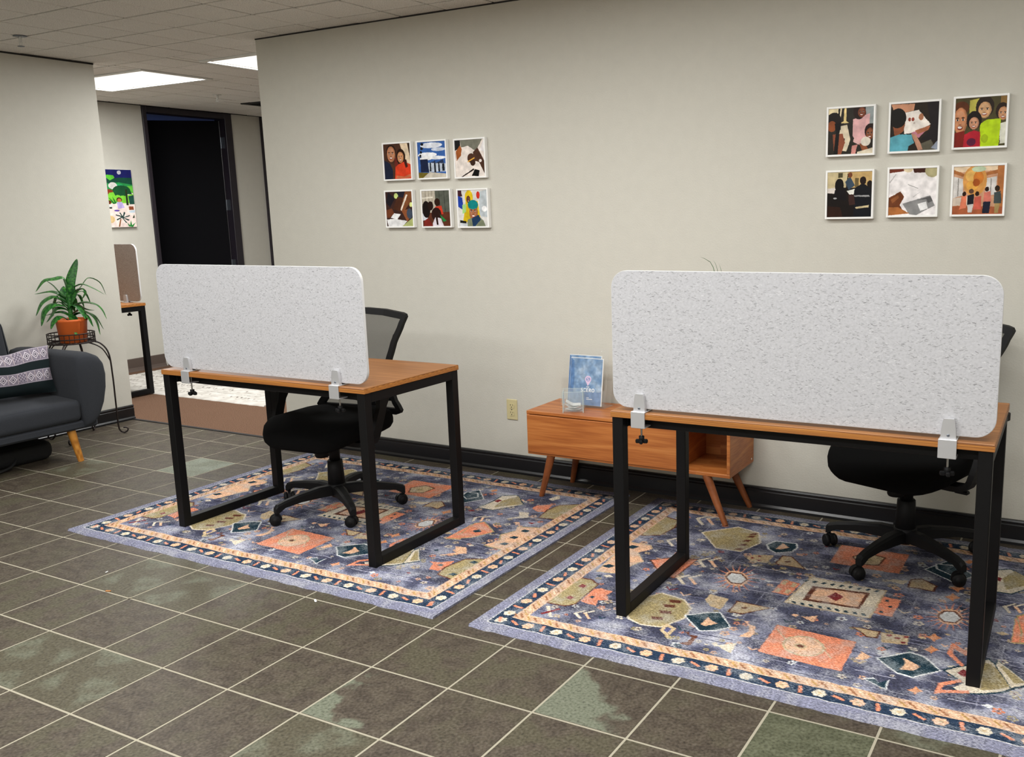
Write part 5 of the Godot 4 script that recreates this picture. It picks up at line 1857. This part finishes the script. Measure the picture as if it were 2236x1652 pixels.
func pictures():
	var s = 0.2075
	var dp = 0.025
	for k in 12:
		var t = thing("photo_tile", PICTURES[k][0], "picture", W(SPOTS[k][0] + s / 2, SPOTS[k][1] - s, 0.0), "square white framed photos on the long wall", WA)
		var b = mb()
		var r = 0.0085
		bev(b, Vector3(-s / 2, 0, 0.001), Vector3(s / 2, s, dp - 0.004), 0.001)
		for q in [-1, 1]:
			bev(b, Vector3(q * (s / 2 - r / 2) - r / 2, 0, dp - 0.005), Vector3(q * (s / 2 - r / 2) + r / 2, s, dp), 0.001)
		for y in [0.0, s - r]:
			bev(b, Vector3(-s / 2 + r, y, dp - 0.005), Vector3(s / 2 - r, y + r, dp), 0.001)
		part(t, "frame", b, M.frame_white)
		b = mb()
		print_quad(b, Vector3(-s / 2 + r, r, dp - 0.0035), Vector3(s / 2 - r, r, dp - 0.0035), Vector3(s / 2 - r, s - r, dp - 0.0035), Vector3(-s / 2 + r, s - r, dp - 0.0035))
		part(t, "print", b, print_mat(paint(PICTURES[k][2], 208, 208, PICTURES[k][1], 300 + k), 0.3))
	# tall painting in the hall
	var art = [["p", "1c1f5c", 0, 0, 100, 0, 100, 24, 0, 24], ["e", "c4c4cc", 64, 5, 6, 3.5], ["e", "9a9ac8", 14, 6, 4, 1.2], ["e", "9a9ac8", 8, 8.5, 3, 0.8], ["p", "1a4a38", 0, 22, 20, 18, 60, 14, 100, 14, 100, 34, 0, 34], ["p", "58b838", 16, 13, 28, 9, 46, 10, 50, 14, 36, 19, 26, 15], ["p", "2a8a48", 0, 21, 30, 24, 60, 22, 100, 26, 100, 40, 0, 36], ["p", "2ca868", 40, 24, 70, 26, 84, 32, 60, 34, 50, 28], ["e", "d8d4d0", 42, 28, 13, 6], ["p", "8a3c24", 0, 36, 30, 34, 44, 36, 30, 60, 0, 62], ["e", "dc9430", 12, 40, 8, 3.5], ["e", "f0ece4", 14, 36, 7, 3], ["p", "60b840", 84, 28, 100, 28, 100, 42, 88, 36], ["p", "7ccc3c", 12, 52, 30, 40, 50, 38, 80, 44, 100, 42, 100, 58, 12, 58], ["e", "1c5030", 66, 36, 26, 9], ["p", "1c5030", 40, 36, 92, 36, 96, 43, 80, 42, 74, 46, 68, 43, 62, 46, 56, 43, 46, 45], ["p", "2a3420", 76, 34, 82, 34, 82, 62, 76, 62], ["p", "245044", 84, 46, 100, 44, 100, 60, 86, 60], ["p", "1a6a30", 36, 46, 42, 58, 30, 50, 26, 48, 38, 60, 44, 60, 54, 48, 46, 56], ["p", "f0dcd4", 0, 58, 30, 60, 60, 58, 80, 62, 100, 60, 100, 100, 0, 100], ["e", "4a2418", 56, 52, 8, 4], ["e", "c07850", 56, 53, 6, 3], ["p", "b8a8dc", 48, 56, 64, 56, 70, 66, 50, 68], ["e", "5a3018", 26, 56, 7, 3], ["p", "d0d8d4", 22, 60, 34, 60, 34, 66, 22, 66], ["p", "1c2018", 22, 65, 33, 65, 33, 67.5, 22, 67.5], ["e", "6a50a8", 46, 71, 8, 1.6], ["p", "8a4a30", 82, 64, 96, 64, 96, 70, 82, 70], ["p", "c8d8e4", 80, 72, 100, 70, 98, 75, 84, 75], ["e", "6a2420", 18, 78, 6, 2.5], ["e", "e4c48c", 22, 86, 16, 7], ["p", "8a5430", 46, 99, 50, 99, 56, 86, 53, 85], ["p", "1a3834", 60, 83, 40, 79, 42, 77.5, 60, 81], ["p", "1a3834", 60, 83, 44, 88, 42, 86, 58, 82], ["p", "1a3834", 60, 83, 52, 75, 55, 74, 62, 82], ["p", "1a3834", 60, 83, 66, 73, 70, 75, 62, 84], ["p", "1a3834", 60, 83, 82, 79, 82, 81, 62, 84], ["p", "1a3834", 60, 83, 80, 87, 78, 89, 60, 84], ["p", "1a3834", 60, 83, 72, 92, 69, 93, 59, 84], ["p", "2c8a3c", 76, 99, 72, 92, 80, 97, 84, 88, 86, 97, 98, 92, 88, 100], ["p", "223418", 90, 84, 96, 78, 96, 84]]
	var p = thing("canvas_painting", "tall canvas painting of a moonlit jungle village on the hall wall", "painting", Vector3(FX, 1.352, -3.105), "", PI / 2)
	var b = mb()
	bev(b, Vector3(-0.17, 0, 0.001), Vector3(0.17, 0.523, 0.03), 0.002)
	part(p, "canvas", b, M.paper)
	b = mb()
	print_quad(b, Vector3(-0.169, 0.001, 0.0306), Vector3(0.169, 0.001, 0.0306), Vector3(0.169, 0.522, 0.0306), Vector3(-0.169, 0.522, 0.0306))
	part(p, "painted_face", b, print_mat(paint(art, 256, 396, "e8dcd0", 340), 0.6))
	# wall outlet
	var o = thing("wall_outlet", "ivory electrical outlet on the long wall left of the cabinet", "outlet", W(0.095, 0.301, 0.0), "", WA)
	b = mb()
	bev(b, Vector3(-0.035, 0, 0.0), Vector3(0.035, 0.1145, 0.0055), 0.0028)
	part(o, "cover_plate", b, M.ivory)
	for y in [0.0365, 0.078]:
		b = mb()
		prism(b, rrect(0.033, 0.029, 0.009, 5, 0.0, y), 0.005, 0.0075)
		var f = part(o, "socket", b, M.ivory)
		b = mb()
		hexa(b, Vector3(-0.0085, y + 0.001, 0.007), Vector3(-0.006, y + 0.0095, 0.0079))
		hexa(b, Vector3(0.006, y + 0.002, 0.007), Vector3(0.0085, y + 0.0085, 0.0079))
		prism(b, oval(0.0, y - 0.007, 0.0028, 0.0028, 10), 0.007, 0.0079)
		part(f, "slot", b, M.slot)
	b = mb()
	prism(b, oval(0, 0.0573, 0.003, 0.003, 10), 0.005, 0.0068)
	part(o, "screw", b, M.steel)

# ---------- sofa corner ----------
func soft_box(b, lo, hi, r, x: Transform3D = Transform3D.IDENTITY, n = 5, puff = 0.0):
	# a box with fully rounded edges, each face a grid
	var c = (lo + hi) / 2
	var hs = (hi - lo) / 2
	for a in 3:
		var u = (a + 1) % 3
		var w = (a + 2) % 3
		for s in [-1, 1]:
			var g = []
			var m = n * 2 + 6
			for i in m + 1:
				var row = []
				for j in m + 1:
					var f = func(k, h):
						# denser near the edges
						var v
						if k <= n:
							v = -h + r * (1.0 - cos(PI / 2 * k / n))
						elif k >= m - n:
							v = h - r * (1.0 - cos(PI / 2 * (m - k) / n))
						else:
							v = lerp(-h + r, h - r, float(k - n) / (m - 2 * n))
						return v
					var p = Vector3.ZERO
					p[a] = s * hs[a]
					p[u] = f.call(i, hs[u])
					p[w] = f.call(j, hs[w])
					var inn = Vector3(clamp(p.x, -hs.x + r, hs.x - r), clamp(p.y, -hs.y + r, hs.y - r), clamp(p.z, -hs.z + r, hs.z - r))
					var d = (p - inn)
					if d.length() > 1e-6:
						p = inn + d.normalized() * r
					if puff != 0.0:
						p[a] += s * puff * (1.0 - pow(p[u] / hs[u], 2)) * (1.0 - pow(p[w] / hs[w], 2))
					row.append(x * (c + p))
				g.append(row)
			for i in m:
				for j in m:
					if s > 0:
						quad(b, g[i][j], g[i + 1][j], g[i + 1][j + 1], g[i][j + 1], true)
					else:
						quad(b, g[i][j], g[i][j + 1], g[i + 1][j + 1], g[i + 1][j], true)

func sofa():
	var t = thing("sofa", "charcoal fabric sofa with rounded arm and oak legs against the partition", "sofa", Vector3(-2.8, 0, 0.15))
	# own axes: x towards the room, z along the partition; the far arm is at -z
	var o = Vector3(2.8, 0, -0.15)
	var x = Transform3D(Basis.IDENTITY, o)
	var b = mb()
	bev(b, Vector3(-3.12, 0.198, -0.98), Vector3(-2.415, 0.25, 1.28), 0.012, x)
	part(t, "base", b, M.sofa)
	b = mb()
	var tilt = x * Transform3D(Basis(Vector3(0, 0, 1), -0.055), Vector3(-2.4, 0.37, 0)) * Transform3D(Basis.IDENTITY, Vector3(2.4, -0.37, 0))
	soft_box(b, Vector3(-3.08, 0.245, -0.885), Vector3(-2.398, 0.378, 1.185), 0.035, tilt, 5, 0.008)
	part(t, "seat_cushion", b, M.sofa)
	b = mb()
	var lean = x * Transform3D(Basis(Vector3(0, 0, 1), 0.17), Vector3(-3.02, 0.30, 0)) * Transform3D(Basis.IDENTITY, Vector3(3.02, -0.30, 0))
	soft_box(b, Vector3(-3.12, 0.28, -0.865), Vector3(-2.96, 0.86, 1.165), 0.075, lean, 6, 0.012)
	part(t, "backrest", b, M.sofa)
	for s in [-1, 1]:
		b = mb()
		var rings = []
		# arm section across z, swept along x; flared outwards and rolled at the top
		var sec = [[0.885, 0.20], [0.945, 0.202], [0.985, 0.245], [1.025, 0.33], [1.050, 0.43], [1.058, 0.52], [1.050, 0.585], [1.025, 0.625], [0.985, 0.646], [0.935, 0.652], [0.895, 0.642], [0.872, 0.61], [0.868, 0.50], [0.874, 0.36]]
		for q in [[-3.12, 0.90], [-3.10, 0.97], [-3.05, 1.0], [-2.52, 1.0], [-2.47, 0.995], [-2.435, 0.975], [-2.412, 0.94], [-2.398, 0.88], [-2.390, 0.76], [-2.386, 0.5], [-2.385, 0.2]]:
			var ring = []
			for p in sec:
				var z = 0.965 + (p[0] - 0.965) * q[1]
				var y = 0.42 + (p[1] - 0.42) * q[1]
				ring.append(x * Vector3(q[0], y, 0.15 + s * (z + 0.15) if s > 0 else -z))
			if s < 0:
				ring.reverse()
			rings.append(ring)
		rings.reverse()
		loft(b, rings)
		part(t, "arm", b, M.sofa)
	for q in [[-2.462, -0.832, -2.446, -0.862], [-3.06, -0.80, -3.10, -0.86], [-2.462, 1.132, -2.446, 1.162], [-3.06, 1.10, -3.10, 1.16]]:
		b = mb()
		tube(b, [x * Vector3(q[2], 0.0, q[3]), x * Vector3(q[0], 0.2, q[1])], [0.0165, 0.0245], 16)
		part(t, "leg", b, M.sofa_leg)
	pillow()
	# soft bag pushed under the sofa
	var g = thing("storage_bag", "flat black soft bag pushed under the sofa", "bag", Vector3(-2.86, 0, -0.42))
	b = mb()
	soft_box(b, Vector3(-0.2, 0.0, -0.42), Vector3(0.2, 0.12, 0.42), 0.05, Transform3D.IDENTITY, 4, 0.01)
	part(g, "body", b, M.bag)
	b = mb()
	tube(b, bez([Vector3(0.19, 0.06, -0.2), Vector3(0.25, 0.02, -0.12), Vector3(0.26, 0.012, 0.05), Vector3(0.19, 0.06, 0.15)], 12), 0.008, 6)
	part(g, "strap", b, M.bag)

func pillow():
	var w = 512
	var h = 320
	var im = ramp_image(lum(121, 0.2, w, h, 2), w, h, [[0.2, rgb("5d5763")], [0.6, rgb("8a8290")], [1.0, rgb("b3abb6")]])
	# woven bands: lozenges between pale stitched rows, plain dark bands between
	for band in [[0, 92], [150, 236]]:
		var y0 = band[0]
		var y1 = band[1]
		for y in [y0 + 4, y1 - 6]:
			im.fill_rect(Rect2i(0, y, w, 2), rgb("c6bfc6"))
		for k in 11:
			var cx = 20 + k * 46
			var cy = (y0 + y1) / 2.0
			if k % 4 == 3:
				for q in 26:
					fillp(im, rgb("b9b0bd") if q % 2 == 0 else rgb("57515f"), oval(cx + (q % 5) * 8 - 16, y0 + 10 + int(q / 5.0) * 13, 3, 3, 6))
			else:
				for r in [[20, "cfc8cf"], [15, "5d5763"], [10, "cfc8cf"], [6, "4a4652"]]:
					fillp(im, rgb(r[1]), [Vector2(cx - r[0], cy), Vector2(cx, cy - r[0] * 1.6), Vector2(cx + r[0], cy), Vector2(cx, cy + r[0] * 1.6)])
			for y in range(int(y0) + 8, int(y1) - 8, 7):
				im.fill_rect(Rect2i(cx + 22, y, 3, 4), rgb("d8c8c0"))
	for band in [[92, 150], [236, 320]]:
		im.fill_rect(Rect2i(0, band[0], w, band[1] - band[0]), rgb("1f2729"))
	var m = print_mat(im, 0.95)
	m.metallic_specular = 0.1
	var t = thing("throw_pillow", "grey and black woven pillow with lozenge bands on the sofa", "pillow", Vector3(-2.63, 0.418, -0.572))
	# stands on its lower edge, leaning back towards the partition
	var x = Transform3D(Basis(Vector3.UP, deg_to_rad(82)), Vector3.ZERO) * Transform3D(Basis(Vector3.RIGHT, -0.14), Vector3.ZERO)
	var b = mb()
	var bk = mb()
	var nx = 18
	var ny = 14
	var f = func(i, j, s):
		var u = i / float(nx) * 2 - 1
		var v = j / float(ny) * 2 - 1
		var th = 0.065 * pow(max(0.0, (1 - pow(abs(u), 2.6)) * (1 - pow(abs(v), 2.6))), 0.55)
		th += 0.006 * sin(u * 7 + v * 3)  * (1 - abs(u)) * (1 - abs(v))
		var pin = 1.0 - 0.05 * (1 - u * u)
		var dip = -0.022 * exp(-pow((u - 0.15) * 3.2, 2)) * (0.5 + 0.5 * v)
		return x * Vector3(u * 0.285 * (1.0 - 0.04 * (1 - v * v)), 0.14 + v * 0.14 * pin + dip, s * th)
	for i in nx:
		for j in ny:
			var uv = func(a, c): return Vector2(a / float(nx), 1.0 - c / float(ny))
			quad(b, f.call(i, j, 1), f.call(i + 1, j, 1), f.call(i + 1, j + 1, 1), f.call(i, j + 1, 1), true, [uv.call(i, j), uv.call(i + 1, j), uv.call(i + 1, j + 1), uv.call(i, j + 1)])
			quad(bk, f.call(i + 1, j, -1), f.call(i, j, -1), f.call(i, j + 1, -1), f.call(i + 1, j + 1, -1), true)
	part(t, "front", b, m)
	part(t, "reverse", bk, M.sofa)

const LEAVES := [[0.029, 0.937, 0.033, 1.036, 0.088, 1.179], [0.021, 0.957, 0.002, 1.065, -0.056, 1.064, -0.115, 1.052, -0.165, 0.981], [-0.023, 0.96, -0.061, 1.018, -0.098, 1.049], [-0.012, 0.943, -0.076, 0.979, -0.175, 0.962], [-0.027, 0.929, -0.072, 0.951, -0.14, 0.913, -0.18, 0.829], [-0.018, 0.884, -0.078, 0.9, -0.133, 0.857, -0.157, 0.764], [-0.02, 0.869, -0.067, 0.872, -0.1, 0.823, -0.128, 0.781], [-0.023, 0.841, -0.063, 0.844, -0.13, 0.821], [-0.013, 0.8, -0.049, 0.819, -0.09, 0.786, -0.107, 0.74], [0.045, 0.956, 0.084, 0.993, 0.139, 1.054, 0.206, 1.018, 0.232, 0.928], [0.05, 1.003, 0.1, 1.02, 0.167, 0.984, 0.222, 0.94], [0.037, 0.948, 0.069, 0.986, 0.104, 0.988, 0.115, 0.959, 0.086, 0.917], [0.052, 0.891, 0.102, 0.904, 0.167, 0.883, 0.201, 0.841, 0.216, 0.778], [0.037, 0.884, 0.074, 0.874, 0.091, 0.832, 0.094, 0.792], [0.052, 0.891, 0.11, 0.851, 0.155, 0.836], [0.053, 0.835, 0.113, 0.811, 0.133, 0.736], [0.065, 0.854, 0.135, 0.817, 0.164, 0.762, 0.168, 0.676], [0.08, 0.833, 0.155, 0.803, 0.194, 0.703], [0.017, 0.826, 0.031, 0.797, 0.037, 0.756, 0.03, 0.688], [0.0, 0.919, -0.013, 0.959, -0.005, 1.006], [0.021, 0.925, 0.033, 0.972, 0.014, 1.021]]

func plant_corner():
	var c = Vector3(-3.03, 0, -1.25)
	var e = Vector3(0.518, 0, -0.855)
	var n = Vector3(0.855, 0, 0.518)
	var t = thing("plant_stand", "dark wrought iron plant stand with scroll feet between sofa and carpet", "plant stand", c)
	var b = mb()
	var R = 0.137
	for y in [0.700, 0.668, 0.640]:
		ring_tube(b, Vector3(0, y, 0), R, 0.0042 if y > 0.65 else 0.005, 32, 6)
	part(t, "basket_rim", b, M.dark_iron)
	b = mb()
	for k in 30:
		var a = TAU * k / 30
		var d = Vector3(cos(a), 0, sin(a)) * R
		tube(b, [d + Vector3(0, 0.638, 0), d + Vector3(0, 0.702, 0)], 0.0022, 5)
	part(t, "basket_wire", b, M.dark_iron)
	b = mb()
	for k in 9:
		var q = -0.11 + k * 0.0275
		var l = sqrt(R * R - q * q)
		tube(b, [Vector3(-l, 0.638, q), Vector3(l, 0.638, q)], 0.0028, 5)
	part(t, "basket_floor", b, M.dark_iron)
	for k in 4:
		var a = deg_to_rad([50, 130, 230, 310][k])
		var d = Vector3(cos(a), 0, sin(a))
		if k == 1 or k == 2:
			d = Vector3(-0.60, 0, d.z)
		b = mb()
		var sc = 1.0 if d.x > 0 else 0.78
		var path = bez([d * 0.115 + Vector3(0, 0.640, 0), d * 0.165 * sc + Vector3(0, 0.620, 0), d * 0.205 * sc + Vector3(0, 0.55, 0), d * 0.213 * sc + Vector3(0, 0.40, 0), d * 0.212 * sc + Vector3(0, 0.06, 0), d * 0.222 * sc + Vector3(0, 0.018, 0), d * 0.245 * sc + Vector3(0, 0.0055, 0), d * 0.268 * sc + Vector3(0, 0.020, 0), d * 0.262 * sc + Vector3(0, 0.038, 0), d * 0.240 * sc + Vector3(0, 0.040, 0)], 44)
		tube(b, path, 0.0052, 8)
		part(t, "leg", b, M.dark_iron)
		b = mb()
		tube(b, bez([d * 0.02 + Vector3(0, 0.636, 0), d * 0.10 + Vector3(0, 0.628, 0), d * 0.17 * sc + Vector3(0, 0.585, 0), d * 0.210 * sc + Vector3(0, 0.50, 0)], 14), 0.0042, 6)
		part(t, "brace", b, M.dark_iron)
	# the pot and its plant
	var p = thing("potted_plant", "leafy green plant in orange terracotta pot on the iron stand", "plant", c + e * 0.012 + Vector3(0, 0.6412, 0))
	b = mb()
	lathe(b, [Vector2(0, 0), Vector2(0.078, 0), Vector2(0.091, 0.135), Vector2(0.095, 0.138), Vector2(0.095, 0.152), Vector2(0.089, 0.152), Vector2(0.085, 0.135), Vector2(0, 0.135)], 32)
	part(p, "pot", b, M.clay)
	b = mb()
	lathe(b, [Vector2(0, 0.133), Vector2(0.086, 0.134), Vector2(0, 0.142)], 24)
	part(p, "soil", b, M.soil)
	b = mb()
	tube(b, bez([Vector3(0, 0.13, 0), Vector3(0.004, 0.20, 0.0), Vector3(0.008, 0.31, 0)], 8), 0.014, 8)
	part(p, "stem", b, M.leaf)
	var rng := RandomNumberGenerator.new()
	rng.seed = 12
	for k in LEAVES.size():
		var l = LEAVES[k]
		var m = l.size() / 2
		var pts = [Vector3(0.004, l[1] - 0.6412 - 0.03, 0)]
		var dep = [0.0, 0.05, 0.02, -0.06, 0.07, 0.09, 0.03, -0.05, 0.08, -0.07, 0.05, 0.06, 0.06, 0.09, -0.05, 0.08, 0.05, -0.03, 0.10, -0.03, 0.03][k]
		for q in m:
			var u = l[q * 2] - 0.012
			var y = l[q * 2 + 1] - 0.6412
			pts.append(e * u + n * dep * (q + 0.6) / m + Vector3(0, y, 0))
		b = mb()
		var path = bez(pts, 18)
		var dir = (pts[-1] - pts[0])
		dir.y = 0
		var side = dir.cross(Vector3.UP)
		if side.length() < 0.02 or k == 0:
			side = e
		side = (side.normalized() + n * 0.25 + Vector3(0, 0.25, 0)).normalized()
		leaf_strip(b, path, 1.85 * [0.016, 0.015, 0.012, 0.010, 0.012, 0.016, 0.014, 0.010, 0.013, 0.008, 0.012, 0.012, 0.018, 0.022, 0.014, 0.017, 0.020, 0.013, 0.016, 0.014, 0.016][k], 0.3, side)
		part(p, "leaf", b, M.leaf)
	for k in 9:
		# leaves on the side towards the wall
		var a = PI + 0.4 + k * 0.27
		var d = (n * sin(a) + e * cos(a)).normalized()
		d = (d - n * max(0.0, d.dot(n))).normalized()
		var y = 0.20 + 0.02 * (k % 5)
		var r = 0.085 + 0.018 * (k % 3)
		if (c + d * r * 1.2).x < LW + 0.01:
			r = 0.06
		b = mb()
		leaf_strip(b, bez([Vector3(0.004, y, 0), Vector3(0, y + 0.06, 0) + d * r * 0.5, Vector3(0, y + 0.055, 0) + d * r, Vector3(0, y - 0.03, 0) + d * r * 1.25], 14), 0.014, 0.3, d.cross(Vector3.UP))
		part(p, "leaf", b, M.leaf)

func crumbs():
	var spots = [Vector3(-0.44, 0.0, 0.30), Vector3(-0.30, 0.0, 0.305), Vector3(-0.63, 0.0, 0.18), Vector3(0.37, 0.0, 0.012)]
	var labs = ["wood chip on the tile beside a grout line", "pale crumb on a crossing of the grout lines", "tiny pale crumb on a brown tile before the rug", "small paper scrap beside the front edge of the rug"]
	for k in 4:
		var t = thing("floor_scrap", labs[k], "scrap", spots[k], "scraps on the tile floor", 0.7 * k + 0.4)
		var b = mb()
		var q = [0.011, 0.008, 0.007, 0.012][k]
		bev(b, Vector3(-q, 0.0004, -q * 0.35), Vector3(q, 0.004, q * 0.35), 0.0015)
		part(t, "flake", b, [M.desk_edge, M.grout, M.paper, M.paper][k])

func _ready():
	set_view()
	make_materials()
	ceiling_lights()
	room()
	rugs()
	desks()
	chairs()
	sofa()
	plant_corner()
	credenza()
	pictures()
	crumbs()
